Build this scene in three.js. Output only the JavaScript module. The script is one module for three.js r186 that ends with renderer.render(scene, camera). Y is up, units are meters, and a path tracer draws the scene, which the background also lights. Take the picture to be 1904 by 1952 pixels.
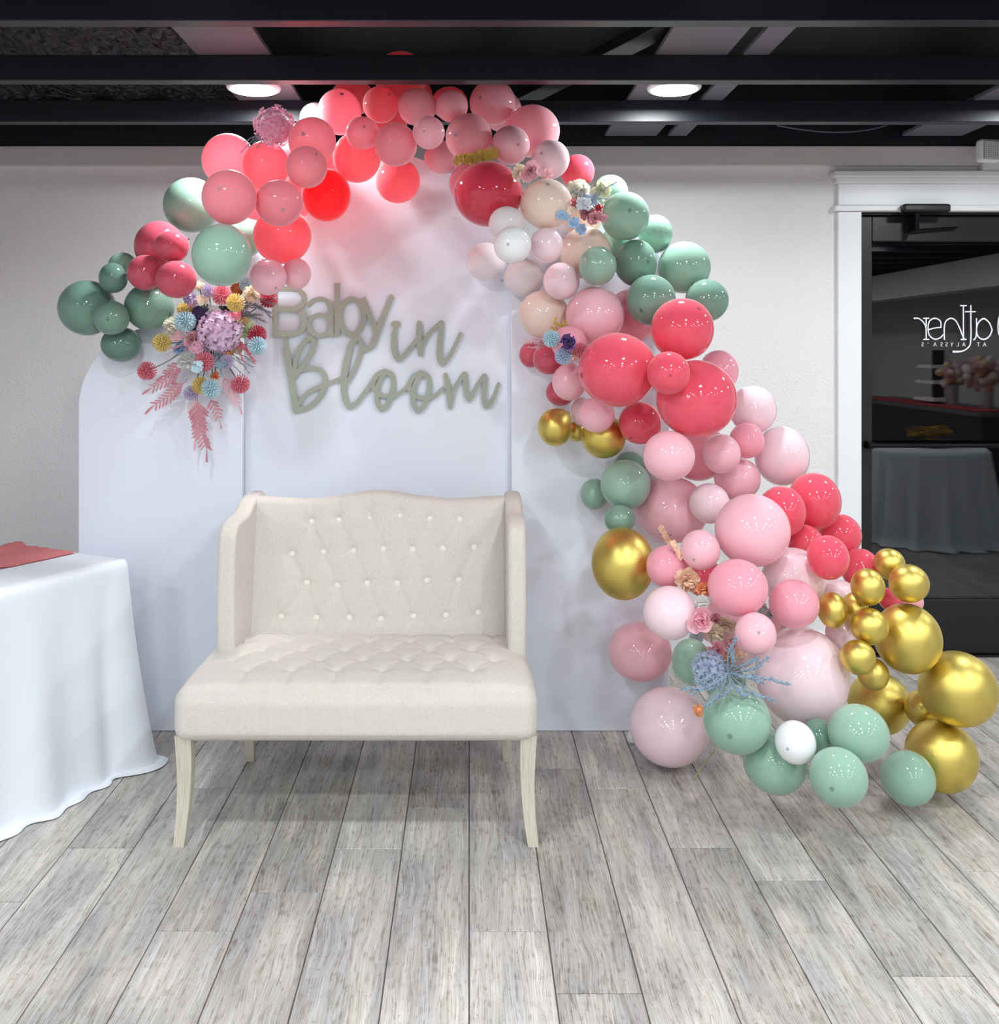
import * as THREE from 'three';
import { RoundedBoxGeometry } from 'three/addons/geometries/RoundedBoxGeometry.js';
import { mergeGeometries, mergeVertices } from 'three/addons/utils/BufferGeometryUtils.js';
import { RectAreaLightUniformsLib } from 'three/addons/lights/RectAreaLightUniformsLib.js';
import { FontLoader } from 'three/addons/loaders/FontLoader.js';
import { TextGeometry } from 'three/addons/geometries/TextGeometry.js';
import { ImprovedNoise } from 'three/addons/math/ImprovedNoise.js';

// ---------------------------------------------------------------- camera, light, exposure
const EYE = 1.507, F = 1840, VX = 894, VY = 668;              // eye height, focal length and horizon of the photograph (in its pixels)
const FULL_W = 2020, FULL_H = 2568;                           // the frame before its upright shift
const scene = new THREE.Scene();
scene.background = new THREE.Color(0.0015, 0.0016, 0.002);    // night outside the glass door
const camera = new THREE.PerspectiveCamera(2 * Math.atan(FULL_H / 2 / F) * 180 / Math.PI, FULL_W / FULL_H, 0.05, 60);
camera.position.set(0, EYE, 0);
camera.lookAt(0, EYE, -1);
camera.setViewOffset(FULL_W, FULL_H, 116, 616, 1904, 1952);
scene.add(camera);
RectAreaLightUniformsLib.init();
const renderer = new THREE.WebGLRenderer({ antialias: true });
renderer.toneMapping = THREE.LinearToneMapping;
renderer.toneMappingExposure = 1.0;
renderer.shadowMap.enabled = true;
const LAMP_COLOR = new THREE.Color(0.915, 0.965, 1.0), LAMP_POWER = 232;
const LAMP_X = [-2.35, -0.83, 0.79, 2.39, 3.95], LAMP_Z = [3.72, 1.86, 0.62, -0.6, -1.82, -3.66];

// ---------------------------------------------------------------- helpers
let seed = 7;
const rnd = () => { seed = (seed * 1664525 + 1013904223) >>> 0; return seed / 4294967296; };
const rr = (a, b) => a + (b - a) * rnd();
const V = (x, y, z) => new THREE.Vector3(x, y, z);
const noise = new ImprovedNoise();
const at = (px, py, Z) => V((px - VX) / F * Z, EYE - (py - VY) / F * Z, -Z);   // the point at depth Z seen at that place in the photograph
const used = {};
function numbered(name) { const n = used[name] = (used[name] ?? -1) + 1; return n ? name + '_' + String(n).padStart(3, '0') : name; }
function tag(o, label, category, group) {
  o.userData = { label, category };
  if (group) o.userData.group = group;
  return o;
}
function thing(name, label, category, pos, group) {
  const o = new THREE.Group();
  o.name = numbered(name); if (pos) o.position.copy(pos);
  scene.add(o);
  return tag(o, label, category, group);
}
function part(name, geo, mat, parent, label) {
  const m = new THREE.Mesh(geo, mat);
  m.name = name; m.castShadow = m.receiveShadow = true;
  (parent ?? scene).add(m);
  if (label) m.userData.label = label;
  return m;
}
function struct(name, geo, mat, label) {
  const m = part(name, geo, mat);
  m.userData.kind = 'structure'; if (label) m.userData.label = label;
  return m;
}
function structGroup(name) { const g = new THREE.Group(); g.name = name; g.userData.kind = 'structure'; scene.add(g); return g; }
const merge = (a) => mergeGeometries(a.map((g) => { const h = g.index ? g.toNonIndexed() : g; for (const k of Object.keys(h.attributes)) if (!['position', 'normal', 'uv'].includes(k)) h.deleteAttribute(k); return h; }));
// an axis-aligned box between two corners, its uv in metres
function box(x0, x1, y0, y1, z0, z1) {
  const g = new THREE.BoxGeometry(x1 - x0, y1 - y0, z1 - z0);
  const p = g.attributes.position, n = g.attributes.normal, uv = g.attributes.uv;
  for (let i = 0; i < p.count; i++) {
    const ax = Math.abs(n.getX(i)), ay = Math.abs(n.getY(i));
    uv.setXY(i, ax > 0.5 ? p.getZ(i) : p.getX(i), ay > 0.5 ? p.getZ(i) : p.getY(i));
  }
  return g.translate((x0 + x1) / 2, (y0 + y1) / 2, (z0 + z1) / 2);
}
function rbox(x0, x1, y0, y1, z0, z1, r = 0.004) {
  return new RoundedBoxGeometry(x1 - x0, y1 - y0, z1 - z0, 2, r).translate((x0 + x1) / 2, (y0 + y1) / 2, (z0 + z1) / 2);
}
function tube(pts, r, seg = 12, rad = 6, r1 = r) {
  const c = new THREE.CatmullRomCurve3(pts), g = new THREE.TubeGeometry(c, seg, r, rad);
  if (r1 !== r) {
    const p = g.attributes.position;
    for (let i = 0; i <= seg; i++) { const q = c.getPointAt(i / seg), k = 1 + (r1 / r - 1) * i / seg; for (let j = 0; j <= rad; j++) { const n = i * (rad + 1) + j; p.setXYZ(n, q.x + (p.getX(n) - q.x) * k, q.y + (p.getY(n) - q.y) * k, q.z + (p.getZ(n) - q.z) * k); } }
  }
  return g;
}
const std = (color, roughness, more = {}) => new THREE.MeshStandardMaterial({ color, roughness, ...more });
const phys = (color, roughness, more = {}) => new THREE.MeshPhysicalMaterial({ color, roughness, ...more });
function texture(w, h, f, srgb, rep = true) {                  // f(x, y) -> grey 0..1 or [r, g, b] 0..1
  const d = new Uint8Array(w * h * 4);
  for (let y = 0; y < h; y++) for (let x = 0; x < w; x++) {
    const c = f(x, y), i = (y * w + x) * 4;
    for (let k = 0; k < 3; k++) d[i + k] = Math.max(0, Math.min(255, 255 * (c.length ? c[k] : c)));
    d[i + 3] = 255;
  }
  const t = new THREE.DataTexture(d, w, h);
  t.magFilter = t.minFilter = THREE.LinearFilter;
  if (rep) t.wrapS = t.wrapT = THREE.RepeatWrapping;
  if (srgb) t.colorSpace = THREE.SRGBColorSpace;
  t.needsUpdate = true;
  return t;
}
function lattice(w, h, s) {                                    // smooth tiling noise from a random lattice
  const r = Float32Array.from({ length: w * h }, () => { s = (s * 1664525 + 1013904223) >>> 0; return s / 4294967296; });
  return (u, v) => {                                           // u, v in lattice cells
    const x = Math.floor(u), y = Math.floor(v), a = u - x, b = v - y, p = a * a * (3 - 2 * a), q = b * b * (3 - 2 * b);
    const g = (i, j) => r[((j % h) + h) % h * w + ((i % w) + w) % w];
    return (g(x, y) * (1 - p) + g(x + 1, y) * p) * (1 - q) + (g(x, y + 1) * (1 - p) + g(x + 1, y + 1) * p) * q;
  };
}

// ---------------------------------------------------------------- materials of the room
const peelA = lattice(64, 64, 3), peelB = lattice(128, 128, 5);
const peel = texture(512, 512, (x, y) => { const a = peelA(x / 8, y / 8), b = peelB(x / 4, y / 4); return 0.25 + 0.5 * Math.pow(a, 1.5) + 0.25 * b; });
peel.repeat.set(1 / 0.5, 1 / 0.5);
const M = {
  wall: std('#ebe8e8', 0.75, { bumpMap: peel, bumpScale: 0.0022 }),
  roomWall: std('#d9d8d8', 0.8),
  trim: std('#f0f1f4', 0.38),
  ledger: std('#cfccca', 0.5),
  black: std('#10121c', 0.42),
  deck: std('#050609', 0.6),
  board: std('#6a6770', 0.6),
  panel: std('#eaf0fb', 0.42),
  doorBlack: std('#0c0d10', 0.4),
  bar: std('#15161a', 0.22, { metalness: 0.7 }),
  glass: phys('#ffffff', 0, { transmission: 1, thickness: 0, ior: 1.5 }),
  decal: std('#e8eaee', 0.5),
  lampRim: std('#e9ebef', 0.45),
  lampGlow: std('#ffffff', 0.5, { emissive: new THREE.Color(0.95, 0.98, 1), emissiveIntensity: 9 }),
  plastic: std('#e6e8ea', 0.4),
};
const crumple = texture(512, 512, (x, y) => { const a = peelA(x / 16, y / 16), b = peelB(x / 7, y / 7); return Math.abs(Math.sin(a * 9 + b * 5)); });
M.sheet = std('#2b2b31', 0.35, { bumpMap: crumple, bumpScale: 0.03 });

// ---------------------------------------------------------------- floor: one mesh for each plank in view
const PITCH = 0.203, LONG = 1.219;
const grains = [11, 23, 37, 51, 67, 83].map((s) => {
  const wide = lattice(4, 6, s), mid = lattice(16, 12, s + 1), fine = lattice(128, 32, s + 2), cross = lattice(80, 300, s + 3), spot = lattice(24, 60, s + 4), warp = lattice(6, 10, s + 5), speck = lattice(160, 800, s + 6);
  const W = 320, H = 1600, rough = new Float32Array(W * H), tone = [0, 0.025, -0.03, 0.012, -0.016, 0.03][[11, 23, 37, 51, 67, 83].indexOf(s)];
  const t = texture(W, H, (x, y) => {
    const u = x / W, v = y / H, w = (warp(u * 6, v * 10) - 0.5) * 0.07;
    const f = fine((u + w) * 128, v * 20), f2 = fine((u + w * 1.4) * 64 + 31, v * 9 + 7), f3 = fine((u + w) * 100 + 11, v * 44 + 3), m = mid((u + w) * 16, v * 7), a = wide(u * 4, v * 6), c = cross(u * 80, v * 300), k = spot(u * 24, v * 60), q = speck(u * 160, v * 800);
    const f4 = fine((u + w) * 118 + 60, v * 14 + 13), f5 = fine((u + w * 1.2) * 84 + 9, v * 26 + 19);
    let g = 0.69 + tone + (a - 0.5) * 0.13 + (m - 0.5) * 0.10 + (f - 0.5) * 0.10 + (f2 - 0.5) * 0.05 + (q - 0.5) * 0.06;
    const worn = 0.25 + 1.2 * Math.max(0, k - 0.35);             // patches where the grain is cut deeper
    const line = Math.max(0, f4 - 0.60) * 0.45 + Math.max(0, f5 - 0.64) * 0.42 + Math.max(0, f3 - 0.72) * 0.5 + Math.max(0, c - 0.70) * Math.max(0, k - 0.45) * 1.6;
    g -= Math.min(0.15, line * worn * 1.35);
    const warm = (a - 0.45) * 0.05 + (0.74 - g) * 0.10;
    rough[y * W + x] = g;
    return [g + 0.012 + warm * 0.35, g - 0.003, g - 0.018 - warm];
  }, true);
  const bump = texture(W, H, (x, y) => rough[y * W + x] * 1.2);
  return std('#ffffff', 0.44, { map: t, bumpMap: bump, bumpScale: 0.0012 });
});
const grout = std('#5d554c', 0.85);
function plank(w, l, variant, flip) {
  const c = 0.0012, d = 0.008, x = w / 2, z = l / 2;
  const top = [[-x + c, 0, -z + c], [x - c, 0, -z + c], [x - c, 0, z - c], [-x + c, 0, z - c]], mid = [[-x, -c, -z], [x, -c, -z], [x, -c, z], [-x, -c, z]], low = mid.map((p) => [p[0], -d, p[2]]);
  const pos = [], uv = [];
  const quad = (a, b, e, f) => [a, b, e, a, e, f].forEach((p) => { pos.push(...p); const u = p[0] / PITCH + 0.5, v = p[2] / LONG + 0.5; uv.push(flip ? 1 - u : u, flip ? 1 - v : v); });
  quad(top[3], top[2], top[1], top[0]);
  for (let i = 0; i < 4; i++) { const j = (i + 1) % 4; quad(top[i], top[j], mid[j], mid[i]); quad(mid[i], mid[j], low[j], low[i]); }
  const g = new THREE.BufferGeometry();
  g.setAttribute('position', new THREE.Float32BufferAttribute(pos, 3)); g.setAttribute('uv', new THREE.Float32BufferAttribute(uv, 2)); g.computeVertexNormals();
  return g;
}
const ROOM = { left: -3.05, right: 5.7, back: 4.74, front: -4.6, high: 2.86 };
const floor = struct('floor', box(ROOM.left - 0.1, ROOM.right + 0.1, -0.12, -0.0035, -ROOM.back - 0.1, -ROOM.front + 0.1), grout);
{
  // depth of one end joint of each row, read where the photograph shows it
  const joints = { 0: 2.506, 1: 2.263, 2: 3.32, 3: 2.927, 4: 2.745, 5: 2.326, 6: 3.27, 7: 2.794, 8: 3.364, '-1': 3.179, '-2': 2.918, '-3': 2.686, '-4': 2.508, '-5': 3.324, '-6': 2.924 };
  const shapes = [0, 1].map((f) => plank(PITCH - 0.003, LONG - 0.003, 0, f)), far = grains.map(() => []);
  const shifted = {};
  for (let k = -15; k < 28; k++) {
    const j0 = joints[k] ?? 2 + rnd() * LONG;
    for (let n = -7; n < 4; n++) {
      const za = j0 + n * LONG, zb = za + LONG, x = (k + 0.5) * PITCH, which = Math.floor(rnd() * grains.length), flip = Math.floor(rnd() * 2);
      const lo = Math.max(za, ROOM.front), hi = Math.min(zb, ROOM.back);
      if (hi - lo < 0.05) continue;
      const full = hi - lo > LONG - 0.001, g = full ? shapes[flip] : plank(PITCH - 0.003, hi - lo - 0.003, 0, flip);
      const inView = hi > 2.1 && Math.abs(x + 0.02) < hi * 0.56 + 0.15;
      if (inView) { const m = part('plank', g, grains[which], floor); m.position.set(x, 0, -(lo + hi) / 2); }
      else far[which].push(g.clone().translate(x, 0, -(lo + hi) / 2));
    }
  }
  far.forEach((a, i) => { const m = part('distant_planks', merge(a), grains[i], floor); m.userData.kind = 'stuff'; });
}

// ---------------------------------------------------------------- walls, trim, glass door
const DOOR = { x0: 1.918, x1: 2.86, top: 2.186 };
const zw = -ROOM.back;                                         // face of the wall behind the garland
struct('wall_back', merge([
  box(ROOM.left, DOOR.x0, 0, 2.52, zw - 0.16, zw), box(DOOR.x1, ROOM.right, 0, 2.52, zw - 0.16, zw), box(DOOR.x0, DOOR.x1, DOOR.top, 2.52, zw - 0.16, zw)]), M.wall);
struct('wall_left', box(ROOM.left - 0.12, ROOM.left, 0, ROOM.high, zw - 0.16, -ROOM.front), M.roomWall);
struct('wall_right', box(ROOM.right, ROOM.right + 0.12, 0, ROOM.high, zw - 0.16, -ROOM.front), M.roomWall);
struct('wall_front', box(ROOM.left - 0.12, ROOM.right + 0.12, 0, ROOM.high, -ROOM.front, -ROOM.front + 0.12), M.roomWall);
const upper = structGroup('trim_1');                           // what closes the wall above its white part
part('ledger_board', rbox(ROOM.left, ROOM.right, 2.409, 2.504, zw, zw + 0.032, 0.004), M.ledger, upper, 'pale board along the top of the wall');
part('rim_board', box(ROOM.left, ROOM.right, 2.506, 2.62, zw - 0.05, zw + 0.035), M.black, upper, 'black board above the pale one');
part('upper_board', box(ROOM.left, ROOM.right, 2.622, ROOM.high, zw - 0.16, zw - 0.02), M.deck, upper);
const bl = structGroup('baseboard_back');
part('baseboard', merge([rbox(ROOM.left, DOOR.x0 - 0.12, 0, 0.12, zw, zw + 0.016), rbox(DOOR.x1 + 0.12, ROOM.right, 0, 0.12, zw, zw + 0.016)]), M.trim, bl);
const casing = structGroup('trim_2');                          // white casing with a stepped head round the door
part('side_casing', rbox(DOOR.x0 - 0.115, DOOR.x0, 0, DOOR.top - 0.002, zw, zw + 0.024), M.trim, casing);
part('side_casing', rbox(DOOR.x1, DOOR.x1 + 0.115, 0, DOOR.top - 0.002, zw, zw + 0.024), M.trim, casing);
part('head_lip', rbox(DOOR.x0 - 0.135, DOOR.x1 + 0.135, DOOR.top, DOOR.top + 0.03, zw, zw + 0.038, 0.008), M.trim, casing);
part('head_board', rbox(DOOR.x0 - 0.115, DOOR.x1 + 0.115, DOOR.top + 0.03, DOOR.top + 0.135, zw, zw + 0.028), M.trim, casing);
part('head_crown', merge([rbox(DOOR.x0 - 0.13, DOOR.x1 + 0.13, DOOR.top + 0.135, DOOR.top + 0.165, zw, zw + 0.045, 0.008), rbox(DOOR.x0 - 0.145, DOOR.x1 + 0.145, DOOR.top + 0.163, DOOR.top + 0.195, zw, zw + 0.062, 0.008)]), M.trim, casing);

const door = structGroup('door_1');
{
  const zd = zw - 0.03, x0 = DOOR.x0 + 0.012, x1 = DOOR.x1 - 0.012, s = 0.062, back = zd - 0.044;
  part('jamb', merge([box(DOOR.x0, x0, 0, DOOR.top, zw - 0.15, zw - 0.002), box(x1, DOOR.x1, 0, DOOR.top, zw - 0.15, zw - 0.002), box(x0, x1, DOOR.top - 0.012, DOOR.top, zw - 0.15, zw - 0.002)]), M.doorBlack, door);
  part('stile', rbox(x0, x0 + s, 0.008, DOOR.top - 0.014, back, zd), M.doorBlack, door);
  part('stile', rbox(x1 - s, x1, 0.008, DOOR.top - 0.014, back, zd), M.doorBlack, door);
  part('top_rail', rbox(x0 + s, x1 - s, DOOR.top - 0.14, DOOR.top - 0.014, back, zd), M.doorBlack, door);
  part('bottom_rail', rbox(x0 + s, x1 - s, 0.008, 0.276, back, zd), M.doorBlack, door);
  part('threshold', rbox(DOOR.x0, DOOR.x1, 0, 0.006, zw - 0.15, zw, 0.002), M.doorBlack, door);
  part('glass_pane', merge([new THREE.PlaneGeometry(x1 - x0 - 2 * s, DOOR.top - 0.416).translate((x0 + x1) / 2, 0.276 + (DOOR.top - 0.416) / 2, zd - 0.014)]), M.glass, door);
  part('glass_pane', merge([new THREE.PlaneGeometry(x1 - x0 - 2 * s, DOOR.top - 0.416).translate((x0 + x1) / 2, 0.276 + (DOOR.top - 0.416) / 2, zd - 0.03)]), M.glass, door);
  const hy = 1.043, bar = part('push_bar', new THREE.CylinderGeometry(0.0125, 0.0125, x1 - x0 - 0.05, 16).rotateZ(Math.PI / 2).translate((x0 + x1) / 2, hy, zd + 0.05), M.bar, door);
  part('bar_bracket', merge([rbox(x0 + 0.02, x0 + 0.05, hy - 0.018, hy + 0.018, zd, zd + 0.056), rbox(x1 - 0.05, x1 - 0.02, hy - 0.018, hy + 0.018, zd, zd + 0.056)]), M.bar, door);
  const closer = part('door_closer', rbox(2.095, 2.325, DOOR.top - 0.012, DOOR.top + 0.03, zw + 0.04, zw + 0.09, 0.014), M.doorBlack, door, 'black door closer under the white head trim');
  part('closer_arm', merge([rbox(2.16, 2.18, DOOR.top - 0.1, DOOR.top - 0.012, zd + 0.012, zw + 0.07, 0.003), tube([V(2.17, DOOR.top - 0.09, zd + 0.03), V(2.4, DOOR.top - 0.075, zd + 0.02)], 0.006, 4, 6)]), M.bar, door);
}
// ---------------------------------------------------------------- ceiling: deck, joists, boards, lamps
struct('ceiling', box(ROOM.left - 0.12, ROOM.right + 0.12, ROOM.high, ROOM.high + 0.1, zw - 0.16, -ROOM.front + 0.12), M.deck);
{
  const g = new THREE.PlaneGeometry(2.0, 3.4, 70, 110).rotateX(Math.PI / 2), p = g.attributes.position;
  for (let i = 0; i < p.count; i++) p.setY(i, 0.05 * noise.noise(p.getX(i) * 6, p.getZ(i) * 6, 1) + 0.03 * Math.abs(noise.noise(p.getX(i) * 17, p.getZ(i) * 17, 4)));
  g.computeVertexNormals();
  struct('ceiling_sheet', g.translate(-2.02, 2.70, -2.9), M.sheet, 'crumpled dark plastic sheet above the joists by the table');
}
const JOIST_Z = [];
for (let z = 3.99, n = 0; z > ROOM.front; z -= 0.612, n++) {
  JOIST_Z.push(z);
  struct('ceiling_joist_' + (n + 1), rbox(ROOM.left, ROOM.right, 2.452, 2.542, -z - 0.056, -z, 0.003), M.black, 'black painted ceiling joist running along the room');
}
const boardSpots = [[-0.954, -0.696], [0.655, 0.905], [0.96, 1.05], [2.09, 2.38]];
boardSpots.forEach(([a, b], n) => struct('ceiling_board_' + (n + 1), rbox(a, b, 2.5425, 2.56, -4.66, -0.9, 0.003), M.board, 'dull grey board laid across the tops of the joists'));
struct('ceiling_brace', rbox(-0.05, 0.05, -0.02, 0.02, -2.2, 2.2, 0.003).rotateY(0.42).translate(0.72, 2.60, -3.1), M.black, 'black brace lying aslant above the joists');
for (const x of LAMP_X) for (const z of LAMP_Z) {
  if (x < -2 && z > 1) continue;                                 // no lamp over the draped table
  const seen = z > 3 && Math.abs(x) < 1.2;
  const o = thing('ceiling_lamp', seen ? (x < 0 ? 'round white ceiling lamp glowing above the pink flower tuft and the lit pink balloons' : 'round white ceiling lamp glowing between the joists above the bare wall') : 'round white ceiling lamp between the joists outside the picture', 'lamp', V(x, 2.5, -z), 'round ceiling lamps');
  part('lamp_rim', new THREE.LatheGeometry([[0.0, 0.04], [0.1, 0.04], [0.104, 0.02], [0.1, 0.012], [0.088, 0.01]].map((q) => new THREE.Vector2(q[0], q[1])), 40), M.lampRim, o);
  part('lamp_glow', new THREE.CylinderGeometry(0.088, 0.088, 0.008, 40).translate(0, 0.012, 0), M.lampGlow, o);
  const l = new THREE.RectAreaLight(LAMP_COLOR, LAMP_POWER, 0.15, 0.15);
  l.name = 'lamp_light'; l.position.set(0, 0.004, 0); l.rotation.x = -Math.PI / 2;
  o.add(l);
}
{
  const c = tag(part('ceiling_cable', tube([at(1480, 239, 4.02), at(1530, 247, 4.03), at(1590, 252, 4.04), at(1650, 248, 4.03), at(1690, 239, 4.02)], 0.0035, 24, 6), std('#3a3a42', 0.5)), 'thin dark cable sagging below the last joist over the bare wall', 'cable');
}

// ---------------------------------------------------------------- three white arched panels
function archPanel(x0, x1, high, zf, label) {
  const r = (x1 - x0) / 2, s = new THREE.Shape();
  s.moveTo(x0, 0.004); s.lineTo(x1, 0.004); s.lineTo(x1, high - r); s.absarc((x0 + x1) / 2, high - r, r, 0, Math.PI, false); s.lineTo(x0, 0.004);
  const o = thing('backdrop_panel', label, 'backdrop panel', V(0, 0, 0), 'white arched backdrop panels');
  part('board', new THREE.ExtrudeGeometry(s, { depth: 0.03, bevelEnabled: true, bevelSize: 0.003, bevelThickness: 0.003, bevelSegments: 2, curveSegments: 48 }).translate(0, 0, -zf - 0.033), M.panel, o);
  part('foot', rbox((x0 + x1) / 2 - 0.05, (x0 + x1) / 2 + 0.05, 0.001, 0.03, -zf - 0.32, -zf - 0.036, 0.004), M.trim, o);
}
archPanel(-1.543, -0.9, 1.60, 3.82, 'low white arched panel beside the draped table, flowers at its top');
archPanel(-0.9, 0.171, 2.30, 3.875, 'tall wide white arched panel behind the settee, lettering on it');
archPanel(0.171, 0.789, 2.05, 3.82, 'narrow white arched panel half hidden by the balloons near the settee');

// ---------------------------------------------------------------- lettering made of flat cut strokes
// points [x, y, width]; returns one flat ribbon with round ends, thick in z
function ribbon(points, thick, unit, steps = 14, round = true) {
  const c = new THREE.CatmullRomCurve3(points.map((p) => V(p[0], p[1], p[2])), false, 'centripetal'), n = steps * (points.length - 1), s = [];
  for (let i = 0; i <= n; i++) s.push(c.getPoint(i / n));
  const pos = [], quad = (a, b, e, f) => [a, b, e, a, e, f].forEach((p) => pos.push(...p));
  const L = [], R = [];
  s.forEach((p, i) => {
    const a = s[Math.max(0, i - 1)], b = s[Math.min(n, i + 1)], dx = b.x - a.x, dy = b.y - a.y, d = Math.hypot(dx, dy) || 1, w = p.z / 2;
    L.push([p.x - dy / d * w, p.y + dx / d * w]); R.push([p.x + dy / d * w, p.y - dx / d * w]);
  });
  const f = (q, i = 0) => [q[0] * unit, q[1] * unit, thick + 0.0012 * i / n], k = (q) => [q[0] * unit, q[1] * unit, 0];
  for (let i = 0; i < n; i++) {
    quad(f(L[i], i), f(R[i], i), f(R[i + 1], i + 1), f(L[i + 1], i + 1)); quad(k(R[i]), k(L[i]), k(L[i + 1]), k(R[i + 1]));
    quad(k(L[i]), f(L[i], i), f(L[i + 1], i + 1), k(L[i + 1])); quad(f(R[i], i), k(R[i]), k(R[i + 1]), f(R[i + 1], i + 1));
  }
  const g = new THREE.BufferGeometry();
  g.setAttribute('position', new THREE.Float32BufferAttribute(pos.slice(), 3)); g.computeVertexNormals();
  g.setAttribute('uv', new THREE.Float32BufferAttribute(new Float32Array(pos.length / 3 * 2), 2));
  const all = [g], ends = [];
  pos.length = 0;
  if (round) for (const [e, p0, at1] of [[s[0], L[0], 0], [s[n], R[n], n]]) {   // half-round ends
    const a0 = Math.atan2(p0[1] - e.y, p0[0] - e.x), pt = (k) => [e.x + e.z / 2 * Math.cos(a0 + Math.PI * k / 10), e.y + e.z / 2 * Math.sin(a0 + Math.PI * k / 10)];
    for (let k2 = 0; k2 < 10; k2++) { const A = pt(k2), B2 = pt(k2 + 1), c0 = [e.x, e.y]; [f(c0, at1), f(A, at1), f(B2, at1), k(c0), k(B2), k(A)].forEach((q) => pos.push(...q)); quad(k(A), k(B2), f(B2, at1), f(A, at1)); }
  } else { quad(k(L[0]), k(R[0]), f(R[0]), f(L[0])); quad(f(L[n]), f(R[n]), k(R[n]), k(L[n])); }
  const e = new THREE.BufferGeometry(); e.setAttribute('position', new THREE.Float32BufferAttribute(pos.slice(), 3)); e.computeVertexNormals(); e.setAttribute('uv', new THREE.Float32BufferAttribute(new Float32Array(pos.length / 3 * 2), 2)); all.push(e);
  return merge(all);
}
const oval = (cx, cy, rx, ry, w) => Array.from({ length: 25 }, (_, i) => [cx + rx * Math.cos(i / 24 * 2 * Math.PI), cy + ry * Math.sin(i / 24 * 2 * Math.PI), w]);
{
  const Z = 3.862, k = 1 / 3.808;                                // drawn on a sheet 500 by 280 units large, up is minus
  const o = thing('lettering_sign', 'sage green cut-out lettering of two lines on the tall white panel', 'sign', at(480, 520, Z));
  const unit = k / F * Z, up = (a) => a.map((p) => [p[0], -p[1], p[2] ?? 40]);
  const green = std('#a3ab9c', 0.6);
  let n = 0;
  const letter = (label, ...strokes) => { n += 1; part('letter', merge(strokes.map((s, i) => ribbon(up(s.p ?? s), 0.0085 + 0.00009 * i + 0.00004 * (n % 3), unit, s.p ? 1 : 12, !s.square))), green, o, label); };
  const bar = (x0, y0, x1, y1, w = 40) => ({ p: [[x0, y0, w], [(x0 + x1) / 2, (y0 + y1) / 2, w], [x1, y1, w]], square: true });
  letter('letter B of the upper word', bar(170, 98, 170, 465), bar(152, 445, 312, 445), bar(152, 265, 315, 265), bar(152, 118, 300, 118),
    [[295, 118, 40], [348, 132, 40], [382, 178, 40], [368, 232, 40], [312, 265, 40]], [[305, 265, 40], [358, 285, 40], [385, 350, 40], [365, 415, 40], [305, 445, 40]]);
  letter('letter a of the upper word', [[415, 236, 36], [446, 206, 36], [500, 192, 36], [548, 210, 38], [573, 262, 40], [575, 330, 40]], bar(575, 320, 575, 462), { p: oval(495, 382, 80, 76, 32), square: true });
  letter('letter b of the upper word', bar(620, 74, 620, 462), { p: oval(726, 320, 86, 128, 42), square: true });
  letter('letter y of the upper word', bar(806, 180, 914, 450), [[1012, 180, 42], [960, 310, 42], [905, 452, 42], [882, 515, 42], [852, 547, 40], [815, 552, 38]]);
  letter('letter i of the small word', { p: [[1036, 372, 46], [1047, 372, 46], [1058, 372, 46]] }, [[1042, 405, 34], [1033, 470, 40], [1036, 560, 44], [1050, 612, 40], [1068, 628, 36], [1105, 598, 32], [1150, 545, 30], [1205, 475, 30]]);
  letter('letter n of the small word', [[1217, 368, 40], [1214, 450, 42], [1218, 530, 42], [1226, 592, 34]], [[1222, 590, 30], [1240, 520, 30], [1280, 450, 30], [1335, 392, 30], [1378, 362, 36], [1378, 405, 40], [1366, 490, 40], [1361, 580, 42], [1368, 635, 40], [1387, 658, 38], [1430, 612, 32], [1475, 532, 30], [1515, 443, 28]]);
  letter('capital letter b of the lower word', [[250, 472, 26], [256, 560, 38], [272, 680, 46], [292, 800, 50], [308, 900, 50], [325, 990, 56]],
    [[312, 740, 30], [318, 650, 32], [346, 565, 34], [392, 495, 34], [428, 474, 34], [452, 500, 34], [445, 555, 34], [408, 625, 34], [362, 690, 34], [322, 742, 30]],
    [[318, 760, 28], [345, 712, 34], [410, 694, 36], [480, 698, 36], [523, 735, 38], [534, 795, 38], [515, 865, 38], [462, 940, 40], [395, 985, 40], [325, 995, 44]], [[530, 815, 34], [470, 838, 34], [400, 880, 34], [345, 945, 32]], [[520, 815, 30], [582, 793, 30], [655, 764, 30]]);
  letter('letter l of the lower word', [[690, 800, 28], [735, 722, 32], [785, 600, 34], [800, 520, 34], [778, 474, 36], [735, 502, 40], [700, 600, 44], [675, 720, 48], [668, 830, 46], [684, 930, 44], [715, 970, 40], [755, 950, 34], [805, 890, 30], [845, 835, 30], [878, 785, 28]]);
  for (const [dx, dy] of [[0, 0], [262, 12]]) letter(dx ? 'second letter o of the lower word' : 'first letter o of the lower word',
    [[965, 714, 38], [1012, 738, 38], [1028, 810, 36], [1008, 905, 36], [972, 970, 38], [945, 985, 40], [915, 950, 36], [908, 870, 36], [928, 790, 34], [968, 722, 32]].map((p) => [p[0] + dx, p[1] + dy, p[2]]),
    [[965, 714, 38], [908, 745, 36], [880, 810, 34], [905, 868, 34], [960, 892, 32], [1030, 896, 28], [1080, 868, 26], [1130, 822, 26]].map((p) => [p[0] + dx, p[1] + dy, p[2]]));
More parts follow.
